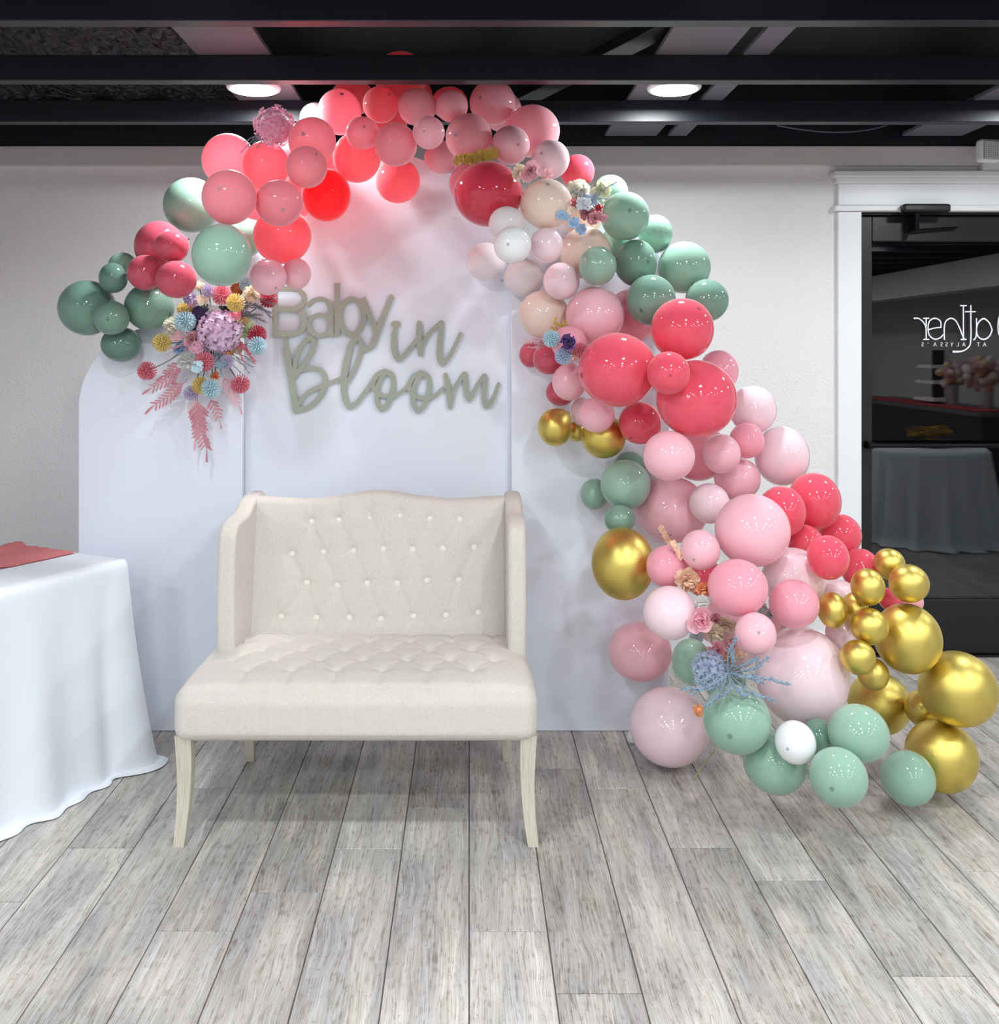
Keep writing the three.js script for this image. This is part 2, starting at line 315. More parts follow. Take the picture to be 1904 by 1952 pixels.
  letter('letter m of the lower word', [[1405, 738, 28], [1420, 800, 36], [1431, 890, 36], [1440, 975, 32]], [[1442, 960, 28], [1462, 862, 30], [1500, 790, 30], [1546, 733, 34], [1552, 790, 36], [1556, 870, 38], [1577, 918, 36], [1610, 870, 30], [1650, 792, 30], [1690, 746, 32], [1690, 820, 36], [1684, 905, 38], [1701, 968, 36], [1742, 928, 32], [1772, 860, 28], [1790, 806, 26]]);
  // white lettering stuck on the glass of the door, meant to be read from outside
  const zg = -zw + 0.0435, d0 = at(1740, 580, zg);
  const g = new THREE.Group(); g.name = 'door_lettering'; g.position.copy(d0); door.add(g); g.userData.label = 'white lettering on the door glass seen from behind';
  const du = 1 / 2.957 / F * zg, write = (...strokes) => part('letter', merge(strokes.map((s, i) => ribbon(s.map((p) => [p[0] - 532, -(p[1] - 1005), p[2] ?? 7]), 0.0006 + 0.00004 * i, du, 8))), M.decal, g);
  write([[540, 1084, 9], [560, 1084], [585, 1100], [603, 1130], [606, 1165], [606, 1202]], [[606, 1130], [606, 1085]], [[592, 1084], [620, 1084]], [[592, 1203], [620, 1203]]);                                 // r
  write([[617, 1150], [648, 1140], [690, 1135, 6]], [[690, 1135], [686, 1100], [655, 1084, 8], [625, 1100], [617, 1150], [628, 1185], [658, 1202, 8], [690, 1190], [700, 1178]]);                       // e
  write([[709, 1203], [709, 1130], [718, 1100], [745, 1084, 8], [770, 1095], [795, 1140], [812, 1185], [822, 1203]], [[816, 1012], [816, 1205]], [[800, 1013], [832, 1013]], [[803, 1203], [830, 1203]]);  // h
  write([[858, 1013], [858, 1100], [858, 1200], [850, 1240], [820, 1265], [790, 1272, 10], [760, 1272, 12]], [[828, 1047], [882, 1047]]);                                                             // t
  write([[978, 1150], [962, 1110], [930, 1086, 9], [900, 1110], [890, 1150], [900, 1188], [930, 1203, 9], [962, 1185], [978, 1150]], [[890, 1086], [890, 1150], [884, 1195], [874, 1205]]); // a
  write([[1090, 1060], [1060, 1030], [1030, 1050], [1012, 1110], [1020, 1180], [1060, 1205], [1090, 1195], [1090, 1130], [1060, 1130]]);                                                              // g
  const font = await new FontLoader().loadAsync('fonts/droid/droid_sans_regular.typeface.json');
  const spots = { "S": [583, 690, 718], "'": [614], "A": [652, 815, 932], "Y": [747], "L": [782], "T": [897] };
  for (const [ch, xs] of Object.entries(spots)) for (const x of xs) {
    const t = new TextGeometry(ch, { font, size: 22 * du, depth: 0.0006, curveSegments: 4 });
    t.computeBoundingBox();
    const w = t.boundingBox.max.x;
    const m = part('letter', t.translate(-w / 2, 0, 0).rotateY(Math.PI), M.decal, g);
    m.position.set((x - 532 + 4) * du, -(1242 - 1005) * du, 0.0007);
  }
}

// ---------------------------------------------------------------- settee
const linenA = lattice(256, 256, 91), linenB = lattice(48, 48, 92);
const weave = texture(512, 512, (x, y) => 0.5 + 0.22 * Math.sin(x * Math.PI / 2.0) * (0.4 + linenA(x / 2, y / 9)) + 0.22 * Math.sin(y * Math.PI / 2.0) * (0.4 + linenA(x / 9, y / 2)));
const linenTone = texture(512, 512, (x, y) => { const a = linenA(x / 2, y / 14), b = linenA(x / 14 + 40, y / 2), c = linenB(x / 11, y / 11), t = 0.845 + (a + b - 1) * 0.045 + (c - 0.5) * 0.012; return [t, t * 0.974, t * 0.932]; }, true);
for (const t of [weave, linenTone]) t.repeat.set(1 / 0.22, 1 / 0.22);
const linen = phys('#ffffff', 0.9, { map: linenTone, bumpMap: weave, bumpScale: 0.0009, sheen: 0.3, sheenRoughness: 0.6, sheenColor: new THREE.Color(0.9, 0.88, 0.84) });
// a softened block: segments (nx, ny, nz), corner radius r, then shaped by f(point, normal)
function cushion(w, h, d, nx, ny, nz, r, f) {
  const g = new THREE.BoxGeometry(w, h, d, nx, ny, nz), p = g.attributes.position, uv = [];
  const q = V(0, 0, 0), c = V(0, 0, 0), n = V(0, 0, 0);
  for (let i = 0; i < p.count; i++) {
    q.fromBufferAttribute(p, i);
    c.set(Math.max(-w / 2 + r, Math.min(w / 2 - r, q.x)), Math.max(-h / 2 + r, Math.min(h / 2 - r, q.y)), Math.max(-d / 2 + r, Math.min(d / 2 - r, q.z)));
    n.subVectors(q, c).normalize();
    const nn = V(0, 0, 0).fromBufferAttribute(g.attributes.normal, i);
    uv.push(Math.abs(nn.x) > 0.5 ? q.z : q.x, Math.abs(nn.y) > 0.5 ? q.z : q.y);
    q.copy(c).addScaledVector(n, r);
    f?.(q, n);
    p.setXYZ(i, q.x, q.y, q.z);
  }
  g.setAttribute('uv', new THREE.Float32BufferAttribute(uv, 2));
  const m = mergeVertices(g.clone().deleteAttribute('normal').deleteAttribute('uv'), 1e-5); m.computeVertexNormals();
  // smooth normals back onto the uv-carrying vertices
  const key = (x, y, z) => Math.round(x * 2e4) + ',' + Math.round(y * 2e4) + ',' + Math.round(z * 2e4), by = new Map(), mp = m.attributes.position, mn = m.attributes.normal;
  for (let i = 0; i < mp.count; i++) by.set(key(mp.getX(i), mp.getY(i), mp.getZ(i)), i);
  g.computeVertexNormals();
  for (let i = 0; i < p.count; i++) { const j = by.get(key(p.getX(i), p.getY(i), p.getZ(i))); if (j !== undefined) g.attributes.normal.setXYZ(i, mn.getX(j), mn.getY(j), mn.getZ(j)); }
  return g;
}
function tufts(spots, deep, wide, folds, foldDeep, foldWide) {
  return (x, y) => {
    let d = 0;
    for (const s of spots) { const e = Math.hypot(x - s[0], y - s[1]); if (e < wide * 4) d = Math.max(d, deep * Math.exp(-e / wide)); }
    let f = 0;
    for (const [a, b] of folds) {
      const vx = b[0] - a[0], vy = b[1] - a[1], t = Math.max(0, Math.min(1, ((x - a[0]) * vx + (y - a[1]) * vy) / (vx * vx + vy * vy))), e = Math.hypot(x - a[0] - vx * t, y - a[1] - vy * t);
      f = Math.max(f, foldDeep * Math.exp(-e / foldWide));
    }
    return Math.max(d, f);
  };
}
const settee = thing('settee', 'cream linen settee with a buttoned camel back, low wings and whitewashed legs', 'settee', V(-0.343, 0, -3.25));
{
  const sx = -0.343, sz = -3.25;
  // seat, from its front roll back to the backrest
  const SW = 1.112, SH = 0.158, SD = 0.58, rows = [-0.155, -0.055, 0.045, 0.145], seatSpots = [], seatFolds = [];
  rows.forEach((z, i) => { const n = i % 2 ? 6 : 7; for (let k = 0; k < n; k++) seatSpots.push([(k - (n - 1) / 2) * 0.143, z]); });
  for (const a of seatSpots) for (const b of seatSpots) if (b[1] > a[1] && b[1] - a[1] < 0.11 && Math.abs(a[0] - b[0]) < 0.08) seatFolds.push([a, b]);
  for (const a of seatSpots) { if (a[1] > 0.14) seatFolds.push([a, [a[0], 0.285]]); if (a[1] < -0.15) seatFolds.push([a, [a[0], -0.28]]); }
  const seatTuft = tufts(seatSpots, 0.027, 0.024, seatFolds, 0.011, 0.014);
  part('seat', cushion(SW, SH, SD, 180, 20, 96, 0.042, (q, n) => {
    const k = 0.5 - q.z / SD;                                    // 0 at the front, 1 at the back
    q.x *= 1 - 0.035 * Math.max(0, k - 0.35);
    if (n.y > 0.3) {
      const ex = Math.min(1, (SW / 2 - Math.abs(q.x)) / 0.14), ez = Math.min(1, (SD / 2 - Math.abs(q.z)) / 0.11), swell = 0.034 * Math.sqrt(Math.max(0, ex)) * Math.sqrt(Math.max(0, ez));
      q.y += (swell - seatTuft(q.x, q.z) * Math.min(1, ez * 1.5)) * n.y;
    }
    if (n.z > 0.5) { q.z += 0.008 * Math.cos(q.x / SW * Math.PI) - 0.0025 * Math.exp(-((((q.x + 10.0815) % 0.143 - 0.0715) / 0.008) ** 2)) * (q.y > -0.02 ? 1 : 0.5); q.y += q.y < -0.05 ? 0.004 * Math.cos(q.x / SW * Math.PI) : 0; }
  }).translate(-0.004, 0.390, 0.035), linen, settee);
  // backrest, leaning back; local x across, y up along it
  const BW = 0.955, BH = 0.548, BT = 0.10, base = V(0.012, 0.415, -0.255), lean = 0.165;
  const toBack = (px, py) => {                                   // where the sight line through a button meets the backrest
    const d = at(px, py, 1).sub(V(0, EYE, 0)), nrm = V(0, Math.sin(lean), Math.cos(lean)), o = V(base.x + sx, base.y, base.z + sz).addScaledVector(nrm, BT / 2);
    const p = V(0, EYE, 0).addScaledVector(d, o.clone().sub(V(0, EYE, 0)).dot(nrm) / d.dot(nrm)), r = p.sub(V(base.x + sx, base.y, base.z + sz));
    return [r.x, r.y * Math.cos(lean) - r.z * Math.sin(lean) - BH / 2];
  };
  const buttonRows = [[[594, 995], [646, 992], [705, 989], [762, 984], [819, 989], [876, 990]], [[557, 1056], [617, 1052], [674, 1050], [731, 1047], [786, 1047], [844, 1046], [904, 1044]],
    [[585, 1111], [643, 1116], [700, 1112], [757, 1112], [814, 1107], [874, 1106]], [[536, 1175], [603, 1177], [666, 1178], [726, 1180], [788, 1175], [850, 1173], [912, 1168]]].map((r) => r.map((p) => toBack(...p)));
  const spots = buttonRows.flat(), folds = [];
  buttonRows.forEach((r, i) => { for (const a of r) for (const b of buttonRows[i + 1] ?? []) if (Math.abs(a[0] - b[0]) < 0.095) folds.push([a, b]); });
  for (const a of buttonRows[0]) folds.push([a, [a[0], 0.28]]);
  for (const a of buttonRows[3]) folds.push([a, [a[0], -0.28]]);
  const tuft = tufts(spots, 0.021, 0.016, folds, 0.006, 0.012);
  const topOf = (x) => 0.031 * Math.exp(-(((x - 0.0) / 0.15) ** 2)) + 0.012 * Math.max(0, (Math.abs(x) - 0.28) / 0.2);
  const back = new THREE.Group(); back.name = 'backrest'; settee.add(back);
  const turn = new THREE.Matrix4().makeTranslation(base.x, base.y, base.z).multiply(new THREE.Matrix4().makeRotationX(-lean)).multiply(new THREE.Matrix4().makeTranslation(0, BH / 2, 0));
  const pad = cushion(BW, BH, BT, 190, 110, 8, 0.026, (q, n) => {
    if (n.z > 0.2) { const e = Math.min(1, (BW / 2 - Math.abs(q.x)) / 0.1, (BH / 2 - Math.abs(q.y)) / 0.09); q.z += (0.018 * Math.sqrt(Math.max(0, e)) - tuft(q.x, q.y)) * n.z; }
    q.y += topOf(q.x) * Math.max(0, (q.y / BH + 0.5)) ** 2;
  }).applyMatrix4(turn);
  part('padding', pad, linen, back);
  const knob = new THREE.SphereGeometry(0.0118, 18, 12).scale(1, 1, 0.6), buttonMat = std('#e6e0d4', 0.8);
  for (const s of spots) { const b = part('button', knob, buttonMat, back); b.position.copy(V(s[0], s[1], BT / 2 + 0.018 - 0.021 + 0.0085).applyMatrix4(turn)); b.rotation.x = -lean; }
  // wings: an outline in depth and height, padded
  for (const side of [-1, 1]) {
    const s = new THREE.Shape(), P = (z, y) => [3.25 - z, y];    // shape x grows towards the room
    s.moveTo(...P(3.615, 0.33)); s.lineTo(...P(3.30, 0.33)); s.bezierCurveTo(...P(3.262, 0.45), ...P(3.262, 0.66), ...P(3.285, 0.845));
    s.bezierCurveTo(...P(3.293, 0.892), ...P(3.32, 0.906), ...P(3.37, 0.908)); s.bezierCurveTo(...P(3.44, 0.909), ...P(3.465, 0.918), ...P(3.50, 0.938)); s.bezierCurveTo(...P(3.53, 0.955), ...P(3.575, 0.960), ...P(3.64, 0.958)); s.lineTo(...P(3.615, 0.33));
    const g = new THREE.ExtrudeGeometry(s, { depth: 0.022, bevelEnabled: true, bevelSize: 0.018, bevelThickness: 0.020, bevelSegments: 6, curveSegments: 18 }).translate(0, 0, -0.011);
    g.rotateY(-Math.PI / 2);                                     // shape x becomes z, depth becomes -x
    const m = part('wing', g, linen, settee);
    m.position.set(side * 0.4935 + 0.012, 0, 0); m.rotation.y = side < 0 ? -0.06 : 0.0;
  }
  // legs
  const wash = lattice(24, 8, 301), washT = texture(128, 256, (x, y) => { const a = wash(x / 128 * 24, y / 256 * 8), t = 0.80 - 0.16 * Math.max(0, a - 0.45); return [t, t * 0.965, t * 0.88]; }, true);
  const wood = std('#ffffff', 0.6, { map: washT });
  const leg = (x, z, high, top, foot, outX, outZ) => {
    const g = new THREE.BoxGeometry(1, high, 1, 2, 16, 2), p = g.attributes.position;
    for (let i = 0; i < p.count; i++) {
      const t = 0.5 - p.getY(i) / high, w = top + (foot - top) * t, bow = Math.sin(Math.PI * t * 0.9) * -0.012 + t * t * 0.03;
      p.setXYZ(i, p.getX(i) * w + outX * bow, p.getY(i), p.getZ(i) * w + outZ * bow);
    }
    g.computeVertexNormals();
    const m = part('leg', g, wood, settee); m.position.set(x, high / 2, z);
  };
  leg(-0.530, 0.285, 0.33, 0.05, 0.032, -0.35, 0.8); leg(0.525, 0.285, 0.33, 0.05, 0.032, 0.5, 0.8);
  leg(-0.455, -0.27, 0.34, 0.045, 0.03, -0.2, -1.2); leg(0.478, -0.27, 0.34, 0.045, 0.03, 0.2, -1.2);
}

// ---------------------------------------------------------------- draped table and its runner
const clothMat = phys('#e6ecf2', 0.8, { sheen: 0.2, sheenRoughness: 0.5 });
const TOP = 0.75;
{
  const corner = V(-1.25, 0, -3.51), u = V(-0.447, 0, 0.894), v = V(-0.894, 0, -0.447), LU = 1.83, LV = 0.76;
  const o = thing('banquet_table', 'long table under a floor-length white cloth beside the low white panel', 'table', corner);
  part('tabletop', new THREE.BoxGeometry(LV - 0.02, 0.025, LU - 0.02).rotateY(Math.atan2(u.x, u.z)).translate((u.x * LU + v.x * LV) / 2, TOP - 0.018, (u.z * LU + v.z * LV) / 2), M.board, o);
  for (const [a, b] of [[0.15, 0.1], [0.15, LV - 0.1], [LU - 0.15, 0.1], [LU - 0.15, LV - 0.1]]) part('leg', new THREE.CylinderGeometry(0.014, 0.014, TOP - 0.03, 10).translate(u.x * a + v.x * b, (TOP - 0.03) / 2, u.z * a + v.z * b), M.bar, o);
  // cloth: rings round the table, from the top's middle out over the edge and down to the floor
  const N = 720, per = 2 * (LU + LV), ring = (t) => {            // t along the edge -> [a, b, outward a, outward b, nearness to a corner]
    let s = ((t % 1) + 1) % 1 * per, a, b, na, nb;
    if (s < LU) { a = s; b = 0; na = 0; nb = -1; } else if (s < LU + LV) { a = LU; b = s - LU; na = 1; nb = 0; } else if (s < 2 * LU + LV) { a = 2 * LU + LV - s; b = LV; na = 0; nb = 1; } else { a = 0; b = per - s; na = -1; nb = 0; }
    return [a, b, na, nb, s];
  };
  const corners = [0, LU, LU + LV, 2 * LU + LV];
  const foldsAt = (s, d) => {                                    // outward push of the hanging cloth at height share d (0 top, 1 floor)
    let c = 0, near = 9;
    for (const q of corners) { const e = Math.min(Math.abs(s - q), per - Math.abs(s - q)); near = Math.min(near, e); c = Math.max(c, Math.exp(-((e / 0.085) ** 2))); }
    const w = Math.sin(s * 17.5 + 0.9) * 0.6 + Math.sin(s * 31 + 2.1) * 0.4;
    return 0.004 + 0.05 * d * d + d * 0.020 * w * Math.min(1, near / 0.12) + c * d * 0.055 - 0.03 * d * Math.exp(-(((near - 0.1) / 0.045) ** 2));
  };
  const levels = [];
  for (let i = 0; i <= 10; i++) levels.push(['top', i / 10]);
  for (let i = 1; i <= 34; i++) levels.push(['side', i / 34]);
  for (let i = 1; i <= 7; i++) levels.push(['puddle', i / 7]);
  const pos = [], uv = [], idx = [];
  levels.forEach(([kind, k]) => {
    for (let i = 0; i <= N; i++) {
      const [a, b, na, nb, s] = ring(i / N);
      let y, A, B, ha = na, hb = nb;
      for (const q of corners) {                                 // turn the outward direction smoothly round the corners
        let e = s - q; if (e > per / 2) e -= per; if (e < -per / 2) e += per;
        if (Math.abs(e) < 0.09) {
          const before = ring(((q - 0.02 + per) % per) / per), after = ring(((q + 0.02) % per) / per), m = 0.5 + e / 0.18;
          ha = before[2] * (1 - m) + after[2] * m; hb = before[3] * (1 - m) + after[3] * m;
          const l = Math.hypot(ha, hb); ha /= l; hb /= l;
        }
      }
      if (kind === 'top') { const ca = LU / 2, cb = LV / 2; A = ca + (a - ca) * k; B = cb + (b - cb) * k; y = TOP; if (k === 1) y -= 0.002; }
      else if (kind === 'side') {
        const d = k, out = foldsAt(s, d) + 0.003; A = a + ha * out; B = b + hb * out; y = TOP - 0.004 - (TOP - 0.012) * k;
      } else {
        const out = foldsAt(s, 1) + 0.003 + k * (0.032 + 0.007 * Math.sin(s * 23 + 1) + 0.01 * Math.sin(s * 51)); A = a + ha * out; B = b + hb * out;
        y = 0.004 + 0.016 * Math.sin(k * Math.PI) * (0.6 + 0.4 * Math.sin(s * 29)) ;
      }
      pos.push(u.x * A + v.x * B, y, u.z * A + v.z * B); uv.push(A, B + y);
    }
  });
  const W = N + 1;
  for (let j = 0; j < levels.length - 1; j++) for (let i = 0; i < N; i++) { const q = j * W + i; idx.push(q, q + W, q + 1, q + 1, q + W, q + W + 1); }
  const g = new THREE.BufferGeometry();
  g.setAttribute('position', new THREE.Float32BufferAttribute(pos, 3)); g.setAttribute('uv', new THREE.Float32BufferAttribute(uv, 2)); g.setIndex(idx); g.computeVertexNormals();
  const cloth = part('tablecloth', g, clothMat, null); cloth.position.copy(corner);
  tag(cloth, 'floor-length white tablecloth draped over the long table beside the low panel', 'tablecloth');
  cloth.name = numbered('tablecloth');
  // gauze runner along the table
  const RN = 60, RM = 200, rp = [], ri = [];
  for (let i = 0; i <= RM; i++) for (let j = 0; j <= RN; j++) {
    const fa = i / RM, fb = j / RN, A = 0.012 + fa * (LU - 0.03) + 0.012 * noise.noise(fb * 6, fa * 3, 3), wob = 0.018 * noise.noise(fa * 9, 0.5, 7) + 0.03 * noise.noise(fa * 3, 2.5, 9);
    const B = 0.245 + wob * (1 - fb) + fb * (0.34 + 0.02 * noise.noise(fa * 7, 4, 2)), y = TOP + 0.0035 + 0.006 * Math.abs(noise.noise(A * 9, B * 34, 1)) + 0.004 * Math.abs(noise.noise(A * 30, B * 60, 5)) + (fb > 0.75 && fa < 0.2 ? 0.012 * Math.sin((fb - 0.75) * 4 * Math.PI) * Math.exp(-fa * 12) : 0);
    rp.push(u.x * A + v.x * B, y, u.z * A + v.z * B);
  }
  for (let i = 0; i < RM; i++) for (let j = 0; j < RN; j++) { const q = i * (RN + 1) + j; ri.push(q, q + 1, q + RN + 1, q + 1, q + RN + 2, q + RN + 1); }
  const rg = new THREE.BufferGeometry(); rg.setAttribute('position', new THREE.Float32BufferAttribute(rp, 3)); rg.setIndex(ri); rg.computeVertexNormals();
  const run = tag(part('table_runner', rg, phys('#d97a7c', 0.85, { transmission: 0.1, thickness: 0 })), 'crinkled coral gauze runner lying along the white-clothed table', 'table runner');
  run.position.copy(corner);
}

// ---------------------------------------------------------------- the balloon garland
// Balloons are packed against one another: each is set as far back as the panels, the joists and the balloons behind it allow.
const PANELS = [[-1.543, -0.9, 1.60, 3.815], [-0.9, 0.171, 2.30, 3.868], [0.171, 0.789, 2.05, 3.815]];
const placed = [];
function clear(p, r, Z) {
  if (p.y - r < 0.003 || Z + r > 4.69) return false;
  for (const [x0, x1, h, zf] of PANELS) {
    const w = (x1 - x0) / 2, cx = (x0 + x1) / 2, sy = h - w;
    const d = p.y < sy ? Math.abs(p.x - cx) - w : Math.hypot(p.x - cx, p.y - sy) - w;
    if (d < r && Z + Math.sqrt(r * r - Math.max(0, d) ** 2) > zf - 0.004) return false;
  }
  for (const zj of JOIST_Z) {
    const dy = Math.max(0, 2.45 - p.y);
    if (dy < r && p.y > 2.2) { const reach = Math.sqrt(r * r - dy * dy) + 0.004; if (Z + reach > zj && Z - reach < zj + 0.058) return false; }
  }
  return true;
}
function pack(px, py, rx, ry, zmax, soft = 1) {
  const tx = (px - VX) / F, ty = (py - VY) / F, ex = Math.sqrt(1 + tx * tx), ey = Math.sqrt(1 + ty * ty);
  for (let Z = zmax; Z > 2.3; Z -= 0.003) {
    const p = at(px, py, Z), wx = rx * Z / F / ex, wy = ry * Z / F / ey, r = Math.max(wx, wy) * soft;
    if (!clear(p, r, Z)) continue;
    let ok = true;
    for (const q of placed) {
      const over = Math.hypot(px - q.px, py - q.py) < rx * soft + q.rp;
      if (over && Z > q.Z) { ok = false; break; }
      if (p.distanceToSquared(q.p) < ((r + q.r) * 1.003) ** 2) { ok = false; break; }
    }
    if (!ok) continue;
    const s = { px, py, rp: rx * soft, Z, p, r, wx, wy };
    placed.push(s);
    return s;
  }
  console.log('no room', px, py);
  const p = at(px, py, zmax); return { p, r: rx * zmax / F, wx: rx * zmax / F, wy: ry * zmax / F, Z: zmax };
}
const latex = (c, t = 0.36) => phys(c, 0.9, { transmission: t, thickness: 0, clearcoat: 1, clearcoatRoughness: 0.07, ior: 1.45 });
const B = {
  sage: latex('#9cc3af', 0.18), deep: latex('#7aa18f', 0.13), dark: latex('#62897a', 0.12), red: latex('#f4586f', 0.24), rose: latex('#d9566d', 0.2), crimson: latex('#dc3450', 0.26), scarlet: latex('#f8243f', 0.72),  // shade painted into sage (deep, dark) and red (rose); scarlet is red painted lit
  pink: latex('#ffb2c3', 0.24), clear: latex('#ffb0bc', 0.58), salmon: latex('#ff9aa4', 0.72), blush: latex('#ffc9d5', 0.2), pale: latex('#ffe4ec', 0.15), white: latex('#fafafb', 0.15), pearl: latex('#f8f2f4', 0.3), peach: latex('#f8e5d7', 0.26),  // clear and salmon: pink tinted and thinned to look lit by the lamp
  soft: latex('#ffc2cd', 0.4),
  gold: std('#dcc66c', 0.42, { metalness: 1 }),
};
const dots = {}; for (const k of Object.keys(B)) dots[k] = std(B[k].color.clone().multiplyScalar(k === 'gold' ? 0.8 : 0.5), 0.6);
const ballGeo = (() => {                                        // crown up, narrowing towards the knot below
  const a = [];
  for (let i = 0; i <= 30; i++) { const t = i / 30 * Math.PI, k = Math.max(0, -Math.cos(t)); a.push(new THREE.Vector2(Math.sin(t) * (1 - 0.10 * k * k * Math.sin(t)) + 1e-5, Math.cos(t) * (1 - 0.0 * k))); }
  return new THREE.LatheGeometry(a.reverse(), 44);
})();
const tearGeo = (() => {
  const a = [];
  for (let i = 0; i <= 34; i++) { const t = i / 34 * Math.PI, k = Math.max(0, -Math.cos(t)); a.push(new THREE.Vector2(Math.sin(t) * (1 - 0.20 * k * Math.pow(Math.abs(Math.sin(t / 2)), 2)) + 1e-5, Math.cos(t) * (1 + 0.08 * k * k))); }
  return new THREE.LatheGeometry(a.reverse(), 44);
})();
const knotGeo = new THREE.LatheGeometry([[0, -0.985], [0.06, -0.99], [0.03, -1.03], [0.05, -1.06], [0.03, -1.085], [0.075, -1.13], [0, -1.11]].map((q) => new THREE.Vector2(...q)).reverse(), 14);
const dotGeo = new THREE.SphereGeometry(1.0025, 14, 4, 0, Math.PI * 2, 0, 0.085);
const shells = [];
const DEPTH = { left: 3.74, top: 3.86, mid: 3.85, low: 3.80 };
// place in the photograph, half width and half height there, colour, label; more: z (limit of depth), spot (place of the dark crown), knot (direction of the knot on screen), tear
function balloon(px, py, rx, ry, color, label, more = {}) {
  let z = more.z ?? (px > 1440 && py > 900 ? 3.52 : px > 1340 && py > 600 ? 3.64 : px < 330 ? DEPTH.left : py < 345 ? DEPTH.top : py < 800 ? DEPTH.mid : DEPTH.low);
  if (more.floor) z = Math.min(z, EYE * F / (py - VY + ry * 0.97));
  const s = pack(px, py, rx, ry, z), o = thing('balloon', label, 'balloon', s.p, 'balloons of the garland');
  const r = Math.max(s.wx, s.wy);
  o.scale.set(s.wx, s.wy, r);
  const toEye = V(0, EYE, 0).sub(s.p).normalize();
  let crown = null;
  if (more.spot) {
    const d = at(more.spot[0], more.spot[1], 1).sub(V(0, EYE, 0)).normalize(), oc = V(0, EYE, 0).sub(s.p), b = oc.dot(d), c = oc.lengthSq() - r * r, h = b * b - c;
    if (h > 0) crown = V(0, EYE, 0).addScaledVector(d, -b - Math.sqrt(h)).sub(s.p).normalize();
  } else if (more.knot) crown = V(-more.knot[0], more.knot[1], more.knot[2] ?? 0.15).normalize();
  shells.push({ s, o, crown, toEye, color, more });
  return s;
}
function finishBalloons() {                                    // turn each knot to where there is room for it
  const up = V(0, 1, 0), q = new THREE.Quaternion();
  for (const b of shells) {
    let crown = b.crown, knot = !!crown && !b.more.spot;
    const r = Math.max(b.s.wx, b.s.wy), room = (d) => { const e = b.s.p.clone().addScaledVector(d, r * 1.13), m = b.s.p.clone().addScaledVector(d, r * 1.05); return clear(e, 0.012, b.s.Z - d.z * r) && placed.every((w) => w === b.s || (e.distanceTo(w.p) > w.r + 0.012 && m.distanceTo(w.p) > w.r + 0.010)); };
    if (!crown) {
      let best = -9;
      for (let i = 0; i < 90; i++) {
        const d = V(rr(-1, 1), rr(-1, 1), rr(-1, 1)).normalize(), score = -d.dot(b.toEye);
        if (score < 0.25 || score <= best || !room(d)) continue;
        best = score; crown = d.clone().negate(); knot = true;
      }
      if (!crown) crown = b.toEye.clone().add(V(rr(-0.4, 0.4), rr(-0.4, 0.4), 0)).normalize();
    } else if (!knot) knot = room(crown.clone().negate());
    q.setFromUnitVectors(up, crown);
    const body = part('latex', b.more.tear ? tearGeo : ballGeo, B[b.color], b.o);
    body.quaternion.copy(q);
    if (b.more.spot) part('crown_spot', dotGeo, dots[b.color], body, 'small darker spot of thick latex');
    if (knot) part('knot', knotGeo, dots[b.color], body);
  }
}

// ---------------------------------------------------------------- silk flowers
const FL = (c, t = 0.2) => phys(c, 0.85, { transmission: t, thickness: 0 });
const C = {
  coral: FL('#f0899b'), yellow: FL('#f7e08c'), sky: FL('#cdebf3'), lilac: FL('#d8cce6'), orchid: FL('#e6cbe3', 0.3), cream: FL('#f6f2e4', 0.3), snow: FL('#f6f7f4', 0.3), purple: FL('#8a68ac'), plum: FL('#5a4272', 0.1),
  rust: FL('#d07a48'), orange: FL('#ffb57e'), peach: FL('#ffe0c6', 0.35), apricot: FL('#fff2de', 0.35), rosy: FL('#ffd0da', 0.35), dusty: FL('#f3c3ca', 0.3), blue: FL('#a8c8e8'), lime: FL('#dcebc0', 0.3), lemon: FL('#f4f8da', 0.35), crimson: FL('#d84e68'),
  mauve: FL('#d598a2'), powder: FL('#c8d8ee', 0.3), steel: FL('#93a8ba', 0.1), stem: FL('#66715a', 0.05), twig: FL('#8d939a', 0.05), silver: FL('#d9dee3'), foam: std('#23262a', 0.9), gold: FL('#dcbe5e'), wheat: FL('#e4cb92'), blossom: FL('#f5c3d8', 0.35),
};
// a cupped petal: grows along +y from the origin, faces +z
function petal(len, wide, cup = 0.3, curl = 0.2, ruffle = 0, nx = 4, ny = 4) {
  const g = new THREE.PlaneGeometry(1, 1, nx, ny), p = g.attributes.position;
  for (let i = 0; i < p.count; i++) {
    const u = p.getX(i) * 2, v = p.getY(i) + 0.5, w = wide / 2 * Math.pow(Math.sin(Math.min(1, v * 0.86 + 0.1) * Math.PI * 0.80 + 0.15), 0.8);
    p.setXYZ(i, u * w, v * len * (1 - 0.12 * u * u * v), cup * len * (u * u * 0.5 - 0.0) * v + curl * len * v * v + ruffle * len * v * Math.sin(u * 6 + v * 3));
  }
  g.computeVertexNormals();
  return g;
}
const aim = (d) => new THREE.Quaternion().setFromUnitVectors(V(0, 0, 1), d.clone().normalize());
function stem(o, from, to, r = 0.0022, mat = C.stem) {
  const a = V(0, 0, -0.004), out = from.clone().sub(to), b = to.clone().sub(from); out.z = 0; if (b.lengthSq() < 1e-6) return;
  b.add(out.multiplyScalar(Math.min(1, 0.07 / (out.length() + 1e-6))));   // each stem enters the holder at a place of its own
  part('stem', tube([a, a.clone().lerp(b, 0.5).add(V(0, -0.012, -0.008)), b], r, 8, 5), mat, o);
}
let near = 3.5;                                                // depth of the flower set last
